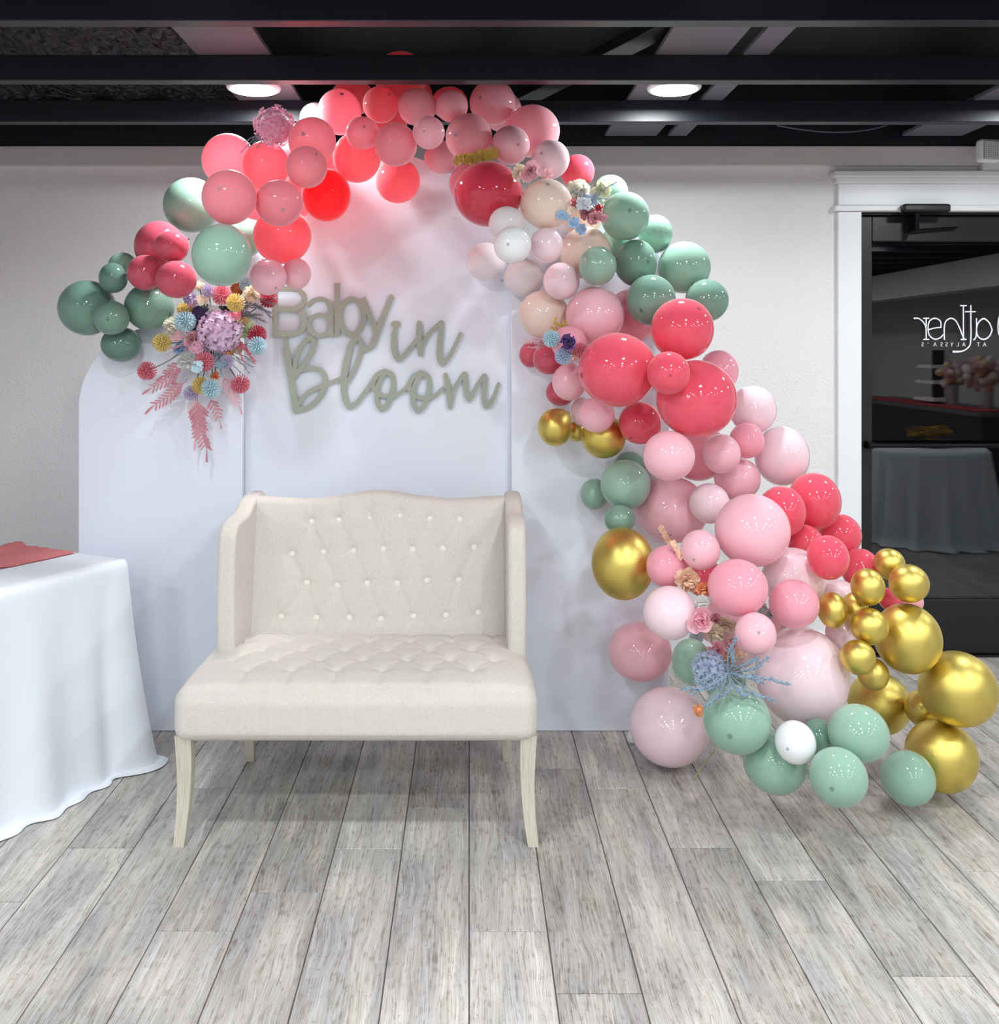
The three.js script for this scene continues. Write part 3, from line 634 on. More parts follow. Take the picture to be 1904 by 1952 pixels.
// each builder takes the place in the photograph, a half width there, colours and a label; root is where its stem goes
function bloomAt(name, px, py, rp, label, more = {}) {
  if (more.fixed && py > 584 && !more.tucked) { more.z = more.fixed + 0.03; more.soft = 0.62; more.fixed = 0; }
  const s = more.fixed ? { p: at(px, py, more.fixed), r: rp * more.fixed / F } : pack(px, py, rp, rp, more.z ?? 3.7, (more.soft ?? 0.5) + 0.2);
  near = -s.p.z;
  const r = rp * 1.15 * -s.p.z / F, o = thing(name, label, more.category ?? 'flower', s.p, more.group);
  if (more.root) stem(o, s.p, more.root, more.stemR);
  return { o, r, p: s.p, dir: (more.face ? V(...more.face) : V(rr(-0.3, 0.3), rr(-0.2, 0.35), 1)).normalize() };
}
function pompom(px, py, rp, mat, label, more = {}) {
  const { o, r, dir } = bloomAt('pompom_flower', px, py, rp, label, { group: 'pompom flowers', ...more }), q = [], n = more.n ?? 105;
  const core = new THREE.IcosahedronGeometry(r * 0.3, 1);
  for (let i = 0; i < n; i++) {
    const t = Math.acos(1 - 1.72 * (i + 0.5) / n), a = i * 2.39996, d = V(Math.sin(t) * Math.cos(a), Math.sin(t) * Math.sin(a), Math.cos(t));
    q.push(new THREE.CylinderGeometry(r * 0.062, r * 0.03, r * 0.78, 5, 1).translate(0, r * 0.39, 0).applyQuaternion(new THREE.Quaternion().setFromUnitVectors(V(0, 1, 0), d)).translate(d.x * r * 0.22, d.y * r * 0.22, d.z * r * 0.22));
  }
  const m = part('petals', merge(q), mat, o); m.quaternion.copy(aim(dir)); m.userData.kind = 'stuff';
  part('centre', core, mat, o);
}
function hydrangea(px, py, rp, mat, label, more = {}) {
  const { o, r, dir } = bloomAt('hydrangea_flower', px, py, rp, label, more), n = more.n ?? 46, k = 2.6 / Math.sqrt(n);
  const kinds = [0, 1, 2].map((j) => merge([0, 1, 2, 3].map((i) => petal(r * k * 0.66, r * k * 0.5, 0.5, 0.1 + 0.12 * j, 0.10).rotateX(0.35 - 0.3 * j).rotateZ(i * Math.PI / 2 + j))));
  const head = new THREE.Group(); head.name = 'head'; head.quaternion.copy(aim(dir)); o.add(head);
  part('core', new THREE.IcosahedronGeometry(r * 0.62, 2), mat, head);
  for (let i = 0; i < n; i++) {
    const t = Math.acos(1 - 1.35 * (i + 0.5) / n), a = i * 2.39996, d = V(Math.sin(t) * Math.cos(a), Math.sin(t) * Math.sin(a), Math.cos(t)), f = part('floret', kinds[i % 3], mat, head);
    f.position.copy(d).multiplyScalar(r * rr(0.70, 0.9)); f.quaternion.copy(aim(d)).multiply(new THREE.Quaternion().setFromAxisAngle(V(0, 0, 1), rr(0, 6)));
  }
}
function carnation(px, py, rp, mat, label, more = {}) {
  const { o, r, dir } = bloomAt(more.name ?? 'carnation_flower', px, py, rp, label, more), q = [], n = more.n ?? 70;
  for (let i = 0; i < n; i++) {
    const t = Math.acos(1 - 1.5 * (i + 0.5) / n), a = i * 2.39996, d = V(Math.sin(t) * Math.cos(a), Math.sin(t) * Math.sin(a), Math.cos(t));
    q.push(petal(r * 0.62, r * 0.5, 0.2, 0.1, 0.13, 5, 3).rotateZ(rr(0, 6)).applyQuaternion(new THREE.Quaternion().setFromUnitVectors(V(0, 1, 0), d)).translate(d.x * r * 0.38, d.y * r * 0.38, d.z * r * 0.38));
  }
  const m = part('petals', merge(q), mat, o); m.quaternion.copy(aim(dir)); m.userData.kind = 'stuff';
}
function rose(px, py, rp, mat, label, more = {}) {
  const { o, r, dir } = bloomAt('rose_flower', px, py, rp, label, more), n = more.n ?? 15, q = aim(dir), small = rp < 11, all = [];
  for (let i = 0; i < n; i++) {
    const k = i / (n - 1), a = i * 2.39996, open = 0.1 + 1.05 * k * k * (more.open ?? 1), len = r * (0.55 + 0.55 * k);
    const g = petal(len, r * (0.5 + 0.85 * k), 0.75 - 0.4 * k, 0.12 + 0.25 * k * k, 0, 6, 6).rotateX(Math.PI / 2).translate(0, 0, 0).rotateX(-open).translate(0, r * (0.05 + 0.17 * k), -r * 0.3 * k).rotateZ(a);
    if (small) all.push(g); else part('petal', g, mat, o).quaternion.copy(q);
  }
  if (small) { const m = part('petals', merge(all), mat, o); m.quaternion.copy(q); m.userData.kind = 'stuff'; }
  part('heart', new THREE.SphereGeometry(r * 0.26, 12, 8), mat, o);
}
function bud(px, py, rp, mat, label, more = {}) {
  const { o, r, dir } = bloomAt('flower_bud', px, py, rp, label, more), q = aim(dir);
  part('bud_petals', merge([new THREE.SphereGeometry(r * 0.72, 14, 10), ...[0, 1, 2, 3, 4].map((i) => petal(r * 1.5, r * 1.3, 0.7, 0.05, 0, 5, 5).translate(0, -r * 0.75, r * 0.66).rotateX(-0.15).rotateY(i * Math.PI * 0.4))]), mat, o).quaternion.copy(q.multiply(new THREE.Quaternion().setFromEuler(new THREE.Euler(0.6, 0, rr(-0.6, 0.6)))));
  part('calyx', new THREE.ConeGeometry(r * 0.6, r * 0.8, 8).rotateX(Math.PI).translate(0, -r * 0.75, -r * 0.1), C.stem, o);
}
function blossoms(px, py, rp, mat, label, more = {}) {           // a handful of open five-petal blossoms
  const { o, r } = bloomAt(more.name ?? 'blossom_sprig', px, py, rp, label, more), n = more.n ?? 5, k = more.size ?? 0.5;
  const g = merge([0, 1, 2, 3, 4].map((i) => petal(r * k, r * k * 0.9, 0.3, 0.2, 0).rotateX(-0.15).rotateZ(i * Math.PI * 0.4)));
  for (let i = 0; i < n; i++) { const b = part('blossom', g, mat, o), e = more.path ? more.path(i / Math.max(1, n - 1), r) : V(rr(-0.6, 0.6) * r, rr(-0.6, 0.6) * r, rr(-0.1, 0.3) * r); b.position.copy(e); b.quaternion.copy(aim(V(rr(-0.6, 0.6), rr(-0.5, 0.6), 1))); b.rotateZ(rr(0, 6)); }
  part('twig', merge(Array.from({ length: 3 }, () => tube([V(0, 0, -r * 0.3), V(rr(-0.4, 0.4) * r, rr(-0.4, 0.4) * r, -r * 0.1), V(rr(-0.8, 0.8) * r, rr(-0.8, 0.8) * r, 0)], 0.0013, 4, 4))), C.stem, o);
}
// fronds and sprays: from one place in the photograph to another, at two depths
function frond(x0, y0, x1, y1, za, zb, pairs, len, mat, label, more = {}) {
  const a = at(x0, y0, za), b = at(x1, y1, zb), o = thing(more.name ?? 'fern_frond', label, more.category ?? 'leaf spray', a, more.group), d = b.clone().sub(a), L = d.length(), dir = d.clone().normalize();
  const side = V(-dir.y, dir.x, 0).normalize(), mid = d.clone().multiplyScalar(0.5).addScaledVector(side, (more.bend ?? 0.05) * L);
  const curve = new THREE.CatmullRomCurve3([V(0, 0, 0), mid, d]);
  part('stem', new THREE.TubeGeometry(curve, 14, 0.0014, 5), mat, o);
  len *= 1.25; pairs = Math.round(pairs * 0.85);
  const leaf = petal(len, len * 0.26, 0.3, 0.08, 0, 2, 4);
  for (let i = 0; i < pairs; i++) for (const sgn of [-1, 1]) {
    const t = 0.18 + 0.8 * (i + (sgn > 0 ? 0.3 : 0)) / pairs, p = curve.getPoint(Math.min(1, t)), k = (more.taper ?? 0.5) * (1 - t) * 1.2 + 0.55, w = dir.clone().multiplyScalar(0.75).addScaledVector(side, sgn * 0.75).add(V(0, 0, rr(-0.1, 0.3))).normalize();
    const l = part('leaflet', leaf, mat, o); l.position.copy(p); l.scale.setScalar(k * rr(0.85, 1.15));
    l.quaternion.setFromRotationMatrix(new THREE.Matrix4().makeBasis(V(0, 0, 0).crossVectors(w, V(0, 0, 1)).normalize(), w, V(0, 0, 0).crossVectors(V(0, 0, 0).crossVectors(w, V(0, 0, 1)).normalize(), w)));
  }
  const tip = part('leaflet', leaf, mat, o); tip.position.copy(d); tip.quaternion.setFromUnitVectors(V(0, 1, 0), dir);
}
function spray(x0, y0, ends, za, mat, label, more = {}) {        // needled twigs fanning from one root
  za ??= near - 0.012;
  const a = at(x0, y0, za), o = thing(more.name ?? 'twig_spray', label, 'twig spray', a, more.group);
  for (const [x, y, zb] of ends) {
    const d = at(x, y, zb ?? za - 0.04).sub(a), L = d.length(), c = new THREE.CatmullRomCurve3([V(0, 0, 0), d.clone().multiplyScalar(0.5).add(V(rr(-0.16, 0.16) * L, rr(-0.1, 0.22) * L, 0.02)), d]);
    const q = [new THREE.TubeGeometry(c, 10, more.thick ?? 0.0013, 5).toNonIndexed()], n = more.needles ?? 34;
    for (let i = 0; i < n; i++) {
      const t = (more.from ?? 0.25) + (1 - (more.from ?? 0.25)) * i / n, p = c.getPoint(t), w = c.getTangent(t).multiplyScalar(1.0).add(V(rr(-1, 1), rr(-1, 1), rr(-1, 1)).multiplyScalar(more.spread ?? 0.8)).normalize(), l = (more.needle ?? 0.016) * rr(0.6, 1.2);
      q.push(new THREE.CylinderGeometry(more.fine ?? 0.0006, more.fine ?? 0.0009, l, 4, 1).translate(0, l / 2, 0).applyQuaternion(new THREE.Quaternion().setFromUnitVectors(V(0, 1, 0), w)).translate(p.x, p.y, p.z).toNonIndexed());
    }
    part('twig', merge(q), mat, o);
  }
}

// ---------------------------------------------------------------- what the garland holds, from the back to the front
// lower end of the arch, over the low panel, sage and rose darkened for shade
balloon(234, 509, 29, 28, 'sage', 'mint balloon peeking from behind the small dark one near the arch end');
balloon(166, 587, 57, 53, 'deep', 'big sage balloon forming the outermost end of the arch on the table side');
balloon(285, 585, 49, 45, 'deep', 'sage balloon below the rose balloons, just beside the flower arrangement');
balloon(365, 391, 55, 53, 'sage', 'olive-lit sage balloon behind the glossy pink one on the arch shoulder');
balloon(470, 452, 34, 38, 'sage', 'hardly visible olive balloon between the large sage and the salmon one');
balloon(304, 470, 49, 49, 'rose', 'largest rose balloon of the four, rearmost behind its small neighbours');
balloon(216, 530, 28, 29, 'dark', 'small green balloon coloured dark as in shade, above the outermost sage balloon');
balloon(231, 657, 40, 34, 'dark', 'green balloon coloured dark as in shade, hanging lowest over the low white panel');
balloon(277, 520, 36, 34, 'rose', 'rose balloon between the small dark green one and its two rose sisters');
balloon(328, 470, 34, 31, 'rose', 'small rose balloon in front of the largest rose one', { knot: [0.6, -0.4, 0.4] });
balloon(336, 533, 40, 36, 'rose', 'lowest rose balloon touching the lilac and cream flowers');
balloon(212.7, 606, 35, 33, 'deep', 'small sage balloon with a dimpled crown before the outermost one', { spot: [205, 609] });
// salmon and pink ones under the lamp, its glow put into their colours
balloon(568, 305, 48, 46, 'salmon', 'added unseen salmon balloon between the pink ones, screening the panel from the lamp', { z: 3.90 });  // added to keep direct lamp light off the tall panel
balloon(672, 186, 42, 34, 'salmon', 'salmon balloon mostly hidden behind two others under the joist');
balloon(790, 180, 34, 30, 'salmon', 'salmon balloon edge showing just under the joist at the top of the arch');
balloon(764, 147, 50, 50, 'salmon', 'balloon risen above the joist, only its round top showing', { z: 3.78 });
balloon(602, 226, 31, 31, 'pale', 'white-lit balloon beside the pink flower tuft under the lamp');
balloon(560, 372, 46, 46, 'salmon', 'added salmon balloon against the tall panel, unseen behind the glossy and the greyish pink ones', { z: 3.80 });  // added to tint the lamp light that reaches the panel
balloon(742, 236, 34, 34, 'salmon', 'salmon balloon glimpsed between the small pink ones at the arch top');
balloon(628, 318, 42, 42, 'salmon', 'added unseen salmon balloon behind the scarlet one and the large salmon one', { z: 3.80 });  // added between lamp and panel to redden the glow
balloon(620, 372, 38, 40, 'salmon', 'added unseen salmon balloon against the tall panel, behind the scarlet one', { z: 3.80 });  // added so the lamp light turns red before the panel
balloon(686, 306, 38, 38, 'salmon', 'added unseen salmon balloon against the tall panel, behind the large salmon one', { z: 3.80 });  // added to shield the panel from white lamp light
balloon(490, 376, 44, 44, 'salmon', 'added unseen salmon balloon deep behind the big pink one on the arch shoulder', { z: 3.80 });  // added to help screen the panel from the lamp
balloon(680, 300, 46, 49, 'salmon', 'large salmon balloon deep in the arch behind the scarlet one');
balloon(842, 300, 34, 32, 'blush', 'translucent blush balloon fading into the tall panel near the arch top');
balloon(758, 345, 43, 43, 'salmon', 'deep salmon balloon hanging alone below the arch top');
balloon(857, 197, 35, 32, 'salmon', 'salmon balloon showing behind a small pink one under the joist');
balloon(436, 306, 52, 52, 'clear', 'pink balloon bleached white by the lamp at the arch shoulder');
balloon(538, 450, 56, 54, 'salmon', 'big salmon balloon hanging just above the two small pink ones by the lettering');
balloon(565, 522, 28, 30, 'blush', 'small faint pink balloon overlapping the first letter of the sign');
balloon(511, 528, 36, 35, 'blush', 'small shiny pink balloon between the flower arrangement and the sign', { spot: [526, 549] });
balloon(507, 316, 45, 48, 'salmon', 'salmon balloon right under the pink flower tuft');
hydrangea(524, 243, 38, C.blossom, 'fluffy pink and white flower tuft under the lamp', { z: 3.72, soft: 0.8, n: 110 });
spray(505, 266, [[458, 292], [474, 283], [488, 284], [468, 270], [484, 262]], null, C.twig, 'thin grey twigs poking out beside the pink flower tuft', { needles: 16, needle: 0.012 });
balloon(647, 214, 42, 45, 'clear', 'pink balloon half lit by the lamp, touching the joist', { spot: [652, 179] });
balloon(725, 200, 34, 36, 'salmon', 'coral-lit balloon under the joist beside the half-lit pink one', { spot: [742, 180] });
balloon(622, 372, 47, 51, 'scarlet', 'bright scarlet balloon glowing under the lamp');
balloon(595, 269, 46, 46, 'clear', 'pink balloon with a dark crown beside the pink flower tuft', { spot: [578, 255] });
balloon(795, 204, 37, 36, 'soft', 'blush balloon under the joist in the middle of the arch top');
balloon(691, 254, 32, 32, 'clear', 'small pink balloon with a dark crown near the middle of the arch top', { spot: [694, 241.5] });
balloon(754, 276, 41, 42, 'clear', 'dull blush balloon overlapping the deep salmon one');
balloon(584, 319, 40, 41, 'clear', 'glossy pink balloon overlapping the scarlet one from above', { spot: [603, 294] });
balloon(532, 387, 46, 45, 'clear', 'greyish pink balloon with a faint crown beside the scarlet one', { spot: [540, 400] });
balloon(437, 376, 53, 53, 'clear', 'big pink balloon with a dark crown on the arch shoulder over the sage ones', { spot: [418, 359] });
balloon(423, 486, 58, 60, 'sage', 'largest glossy sage balloon directly above the flower arrangement');
balloon(861, 203, 31, 31, 'soft', 'small dull pink balloon under the joist before a salmon one');
balloon(817, 253, 31, 32, 'soft', 'small glossy pink balloon in the middle of the arch top', { spot: [808, 250] });
balloon(957, 212, 38, 40, 'soft', 'pink balloon rim showing behind the balloon that touches the joist');
balloon(939, 196, 44, 45, 'soft', 'pink balloon with a bright highlight cut by the joist', { spot: [915, 186] });
balloon(1014, 250, 53, 51, 'soft', 'big pink balloon at the far shoulder against the black joists');
balloon(894, 262, 45, 46, 'soft', 'pale pink balloon above the crimson one with small yellow blossoms', { spot: [868, 256.5] });
balloon(895, 350, 39, 40, 'soft', 'pink balloon glowing at the edge of the crimson one');
balloon(1100, 327, 33, 33, 'red', 'coral balloon with one bright highlight beside the mixed flower bunch');
blossoms(908, 303, 30, C.gold, 'yellow blossoms tucked between the pale pink and the crimson balloon', { z: 3.6, soft: 0.25, n: 7, size: 0.36, path: (k, r) => V((k * 1.9 - 0.95) * r, (k * 0.25 - 0.12 + 0.1 * (k > 0.5)) * r, 0.02) });
balloon(973, 277, 37, 38, 'blush', 'light pink balloon before the big pink one of the far shoulder', { spot: [987.5, 276] });
balloon(1049, 304, 37, 38, 'pale', 'pale pink balloon next to the coral one and the ruffled pink rose', { spot: [1032, 292] });
balloon(931, 370, 66, 63, 'crimson', 'big crimson balloon hanging on the inside of the arch', { spot: [868, 361] });
carnation(993, 330, 17, C.apricot, 'cream ruffled flower behind the ruffled pink rose', { z: 3.5, soft: 0.7 });
rose(1014, 328, 19, C.dusty, 'ruffled pink rose beside the crimson balloon', { z: 3.45, soft: 0.7, open: 1.1 });
blossoms(1041, 328, 12, C.dusty, 'loose pink petals beside the ruffled pink rose', { z: 3.45, soft: 0.3, n: 2, size: 0.9 });
// far shoulder and the green cluster
balloon(1163, 365, 34, 32, 'sage', 'sage balloon behind the mixed flower bunch on the wall side');
balloon(1175, 464, 30, 36, 'sage', 'yellow-green lit balloon deep between cream and green ones');
balloon(1110, 410, 40, 40, 'peach', 'peach balloon deep behind the mixed flower bunch');
balloon(1249, 446, 33, 37, 'sage', 'light green balloon standing out against the bare wall');
balloon(1116, 482, 49, 50, 'peach', 'large cream blush balloon beneath the mixed flower bunch');
balloon(1041, 390, 50, 49, 'peach', 'big peach balloon next to the crimson one', { spot: [1044, 350] });
balloon(1304, 510, 51, 50, 'sage', 'large light green balloon furthest out over the bare wall');
balloon(1211, 501, 41, 45, 'deep', 'dark green balloon in the middle of the green cluster', { spot: [1237, 499] });
carnation(1101, 366, 23, C.cream, 'cream hydrangea at the top of the mixed bunch', { z: 3.55, soft: 0.4, n: 90 });
carnation(1147, 362, 19, C.lemon, 'pale lime flower at the top of the mixed bunch by the green balloon', { z: 3.5, soft: 0.4 });
balloon(1191, 412, 47, 47, 'sage', 'glossy green balloon with a dark crown beside the mixed flower bunch', { spot: [1200, 401] });
carnation(1099, 388, 12, C.coral, 'coral ruffled flower in the mixed bunch', { z: 3.5, soft: 0.7 });
carnation(1118, 405, 14, C.mauve, 'mauve ruffled flower in the middle of the mixed bunch', { z: 3.5, soft: 0.7 });
carnation(1141, 397, 9, C.crimson, 'small dark red flower of the mixed bunch', { z: 3.5, soft: 0.3, n: 40 });
rose(1130, 419, 14, C.dusty, 'dusty pink rose low in the mixed bunch', { z: 3.46, soft: 0.7 });
blossoms(1075, 413, 10, C.blue, 'blue blossom nearest the peach balloon', { z: 3.5, soft: 0.7, n: 2, size: 0.9 });
blossoms(1091, 421, 10, C.blue, 'blue blossoms under the coral flower of the mixed bunch', { z: 3.5, soft: 0.7, n: 3, size: 0.8 });
blossoms(1106, 434, 10, C.blue, 'lowest blue blossoms of the mixed bunch', { z: 3.5, soft: 0.7, n: 3, size: 0.8 });
for (const [px, py, r, m, label] of [[1112, 392, 13, 'silver', 'small grey blossoms in the middle of the mixed bunch'], [1088, 398, 10, 'apricot', 'small cream blossoms beside the coral flower of the mixed bunch'], [1128, 384, 12, 'powder', 'small pale blue blossoms under the lime flower'], [1146, 412, 10, 'mauve', 'small mauve blossoms beside the dusty pink rose of the mixed bunch']]) blossoms(px, py, r, C[m], label, { z: 3.5, soft: 0.3, n: 7, size: 0.55 });
spray(1122, 388, [[1175, 347], [1146, 348], [1112, 352], [1082, 370], [1093, 362], [1158, 380], [1140, 372], [1132, 395]], null, C.steel, 'grey blue sprigs across the mixed flower bunch', { needles: 22, needle: 0.011 });
balloon(966, 427, 35, 34, 'pearl', 'pearl balloon overlapping the crimson and peach ones');
balloon(926, 499, 37, 37, 'pearl', 'pearl balloon furthest inside the arch opening');
balloon(998, 529, 39, 37, 'pearl', 'pearl white balloon between two white ones and the cream pair', { knot: [-0.9, 0.1, 0.3] });
balloon(1041, 468, 32, 34, 'pale', 'faint pink balloon between the white one and the large cream blush one');
balloon(977, 467, 36, 36, 'white', 'white balloon with a grey crown foremost inside the arch', { spot: [968, 466] });
balloon(1036, 599, 48, 46, 'peach', 'beige balloon over the small flower bunch with the purple rose');
balloon(1205, 602, 53, 52, 'pink', 'coral-shaded pink balloon hidden behind the green and red ones');
balloon(1070, 536, 35, 36, 'pale', 'faint pink balloon above the beige one and the big pink one');
balloon(1139, 507, 36, 38, 'sage', 'small green balloon overlapping the large cream blush one');
balloon(1347, 573, 42, 41, 'deep', 'dark green balloon lowest of the green cluster, over the bare wall');
balloon(1241, 572, 48, 49, 'deep', 'dark green balloon with a black crown right above the coral ones', { spot: [1221, 592] });
balloon(1134, 602, 56, 56, 'blush', 'large satin pink balloon beside the purple rose');
balloon(1370, 707, 38, 40, 'pink', 'pink balloon looking out behind the two large coral ones, wall side');
// coral cluster
balloon(1011, 676, 22, 25, 'rose', 'small dark coral balloon at the tip of the pink grass spray');
balloon(1045, 683, 30, 31, 'rose', 'dark coral balloon under the pale blue pompom');
balloon(1068, 748, 28, 26, 'rose', 'dark coral balloon peeking out between the golden and the small pink one');
balloon(1085, 655, 34, 34, 'pink', 'pink balloon deep behind the purple rose');
spray(1040, 655, [[996, 655], [1002, 648], [1008, 662], [1018, 646], [1020, 662]], 3.50, C.dusty, 'pink grassy spray beside the beige balloon', { needles: 30, needle: 0.012, fine: 0.001 });
spray(1070, 650, [[1058, 607], [1062, 616], [1074, 612], [1079, 618], [1052, 625]], 3.52, C.gold, 'golden green sprig over the purple rose', { needles: 34, needle: 0.011, fine: 0.0013 });
pompom(1051, 646, 15, C.sky, 'pale blue pompom beside the purple rose', { z: 3.55, soft: 0.4 });
pompom(1107, 668, 13, C.coral, 'coral pompom half hidden behind the largest coral balloon', { z: 3.55, soft: 0.3 });
rose(1083, 652, 18, C.purple, 'purple rose under the golden green sprig', { z: 3.5, soft: 0.4, n: 18, open: 0.8 });
pompom(1074, 679, 15, C.powder, 'pale lavender pompom under the purple rose', { z: 3.5, soft: 0.4 });
blossoms(1096, 678, 8, C.peach, 'tiny peach blossoms beside the pale lavender pompom', { z: 3.5, soft: 0.3, n: 5, size: 0.4 });
balloon(1085, 728, 33, 36, 'blush', 'small pink balloon tucked under the largest coral balloon on the inside');
balloon(1100, 822, 20, 20, 'gold', 'golden balloon hardly visible between the two bronze-shaded ones');
balloon(1110, 785, 22, 28, 'pale', 'small pale balloon behind the satin pink one over the gold pair');
balloon(1150, 832, 43, 42, 'gold', 'bronze golden balloon below the satin pink one inside the garland');
balloon(1058, 814, 33, 37, 'gold', 'pear-shaped golden balloon furthest inside, over the narrow panel', { knot: [0.75, -0.7, 0.1], tear: true });
balloon(1137, 791, 35, 34, 'blush', 'satin pink balloon between the gold pair and the largest coral balloon');
balloon(1300, 628, 61, 60, 'red', 'coral balloon at the top of the coral trio, under the green ones', { spot: [1332, 588] });
balloon(1435, 781, 46, 46, 'pale', 'pale balloon high on the wall side below the pink one');
balloon(1330, 862, 58, 55, 'pink', 'rose-shaded balloon almost hidden in the middle of the pink ones');
balloon(1220, 806, 41, 41, 'red', 'small coral balloon hanging below the coral trio', { spot: [1202, 835] });
balloon(1177, 705, 75, 71, 'red', 'largest coral balloon on the inner side of the trio', { spot: [1108, 717] });
balloon(1327, 760, 78, 74, 'red', 'largest coral balloon on the outer side of the trio');
balloon(1274, 711, 41, 41, 'red', 'small coral balloon foremost amid the coral trio', { spot: [1277, 716] });
// pink middle
balloon(1490, 869, 53, 57, 'pale', 'largest pale balloon before the white door casing');
balloon(1200, 890, 31, 30, 'deep', 'dark green balloon behind the round glossy green one');
balloon(1280, 972, 70, 64, 'blush', 'large translucent pink balloon behind the small white-pink one');
balloon(1405, 913, 45, 42, 'blush', 'translucent pink balloon with a double rim below the two small pink ones');
balloon(1275, 869, 50, 48, 'blush', 'pink balloon with a shadow edge under the outer coral balloon');
balloon(1423, 840, 34, 34, 'pink', 'pink balloon between the pale ones and the milky pink one');
balloon(1375, 865, 37, 38, 'blush', 'milky pink balloon under the outer coral balloon');
balloon(1368, 1180, 48, 48, 'blush', 'blush balloon behind the pink roses and the peach chrysanthemum');
balloon(1340, 1100, 38, 38, 'red', 'coral balloon deep behind the peach and orange blossoms');
balloon(1402, 1232, 44, 44, 'pale', 'pale balloon deep behind the blue spray');
balloon(1382, 1302, 40, 42, 'sage', 'sage balloon deep behind the powder blue hydrangea and its spray');
balloon(1482, 1192, 38, 38, 'blush', 'blush balloon in the gap under the two rose pink ones');
balloon(1600, 1020, 43, 41, 'red', 'coral balloon overlapping the black door stile');
balloon(1552, 955, 51, 55, 'red', 'large coral balloon before the white door casing');
balloon(1535, 1035, 35, 35, 'red', 'coral balloon hidden low among the coral ones by the door');
balloon(1490, 975, 46, 49, 'red', 'coral balloon between the large pink one and the door-side coral one');
balloon(1640, 1085, 38, 40, 'red', 'coral balloon next to the small golden ones');
balloon(1133, 942, 27, 30, 'sage', 'small green balloon furthest inside, beside the round glossy green one');
balloon(1192, 924, 48, 48, 'sage', 'round glossy green balloon over the large golden one');
balloon(1181, 990, 30, 28, 'deep', 'smallest dark green balloon sitting on the large golden one');
balloon(1187, 1074, 60, 70, 'gold', 'large golden balloon on the inner side of the garland');
balloon(1598, 1137, 42, 32, 'pale', 'pale balloon peeking out over the twin golden ones');
balloon(1512, 1103, 62, 60, 'pale', 'pale balloon between the large pink one and the coral ones');
balloon(1578, 1063, 41, 43, 'red', 'foremost coral balloon of the door-side group');
balloon(1352, 960, 39, 39, 'pale', 'small white-pink balloon before the large translucent one');
balloon(1272, 1080, 41, 41, 'pink', 'pink balloon next to the large golden one and the peach sprigs');
blossoms(1272, 1022, 14, C.peach, 'upper peach flower sprig leaning on the translucent pink balloon', { z: 3.5, soft: 0.3, n: 9, size: 0.42, path: (k, r) => V((k * 1.4 - 0.9) * r, (1.1 - k * 2.4) * r, 0.02 + 0.01 * Math.sin(k * 9)) });
blossoms(1288, 1045, 12, C.peach, 'lower peach flower sprig beside the small pink balloon', { z: 3.45, soft: 0.3, n: 8, size: 0.45, path: (k, r) => V((k - 0.5) * r, (0.9 - k * 2.0) * r, 0.02) });
balloon(1434, 1011, 73, 70, 'blush', 'large glossy pink balloon in the middle of the garland');
balloon(1335, 1048, 38, 39, 'blush', 'small glossy pink balloon over the peach blossoms', { spot: [1322, 1067] });
carnation(1311, 1106, 23, C.peach, 'peach blossom cluster under the small glossy pink balloon', { z: 3.45, soft: 0.7, n: 110 });
carnation(1338, 1124, 15, C.orange, 'orange blossom cluster beside the large rose pink balloon', { z: 3.42, soft: 0.7, n: 60 });
carnation(1340, 1148, 15, C.snow, 'cream white blossom cluster below the orange one', { z: 3.42, soft: 0.7, n: 60 });
// lower inner side
balloon(1318, 1262, 38, 46, 'sage', 'sage balloon behind the pink roses and the blue spray');
balloon(1220, 1242, 62, 58, 'blush', 'pink balloon hanging over the narrow panel near its foot');
balloon(1277, 1168, 52, 52, 'pale', 'pale satin balloon beside the pink rose');
balloon(1608, 1208, 36, 36, 'pale', 'pale balloon seen in the gap between the small golden ones');
balloon(1676, 1341, 62, 61, 'gold', 'golden balloon behind the sage one on the floor side');
balloon(1757, 1350, 34, 36, 'gold', 'bronze balloon shadowed between the three large golden ones');
balloon(1735, 1147, 26, 24, 'pink', 'pink balloon rim behind the small golden ones by the door', { z: 3.40 });
balloon(1694, 1142, 20, 22, 'red', 'small coral balloon glimpsed between the golden ones', { z: 3.40 });
balloon(1695, 1075, 31, 30, 'gold', 'topmost small golden balloon against the dark door', { knot: [0.1, 1, -0.2], tear: true });
balloon(1629, 1162, 26, 33, 'gold', 'small golden balloon second of the twin pair by the pink one');
balloon(1586, 1163, 28, 35, 'gold', 'small golden balloon first of the twin pair touching the pink one');
balloon(1794, 1441, 72, 72, 'gold', 'large golden balloon resting on the floor', { floor: true });
balloon(1825, 1313, 79, 74, 'gold', 'largest golden balloon nearest the picture edge, tilted', { knot: [-0.6, 0.5, 0.3] });
balloon(1730, 1217, 66, 68, 'gold', 'large golden balloon under the small golden cluster by the door rail');
balloon(1732, 1112, 40, 37, 'gold', 'small golden balloon furthest over the door glass');
balloon(1654, 1119, 33, 36, 'gold', 'small golden balloon between the coral one and the topmost golden one');
balloon(1657, 1194, 37, 36, 'gold', 'small golden balloon leaning on the large one by the door rail');
balloon(1664, 1285, 31, 32, 'gold', 'golden balloon partly under the light small golden one');
balloon(1528, 1289, 90, 97, 'pale', 'giant pale pink balloon low in the garland');
balloon(1635, 1253, 35, 34, 'gold', 'light small golden balloon in front of the giant pale pink one');
balloon(1406, 1120, 58, 55, 'pink', 'large rose pink balloon beside the orange blossoms');
bud(1453, 1162, 9, C.silver, 'small silver white rose between two pink balloons', { z: 3.4, soft: 0.3 });
rose(1468, 1168, 10, C.silver, 'second silver white rose over the ball-shaped pink balloon', { z: 3.4, soft: 0.3 });
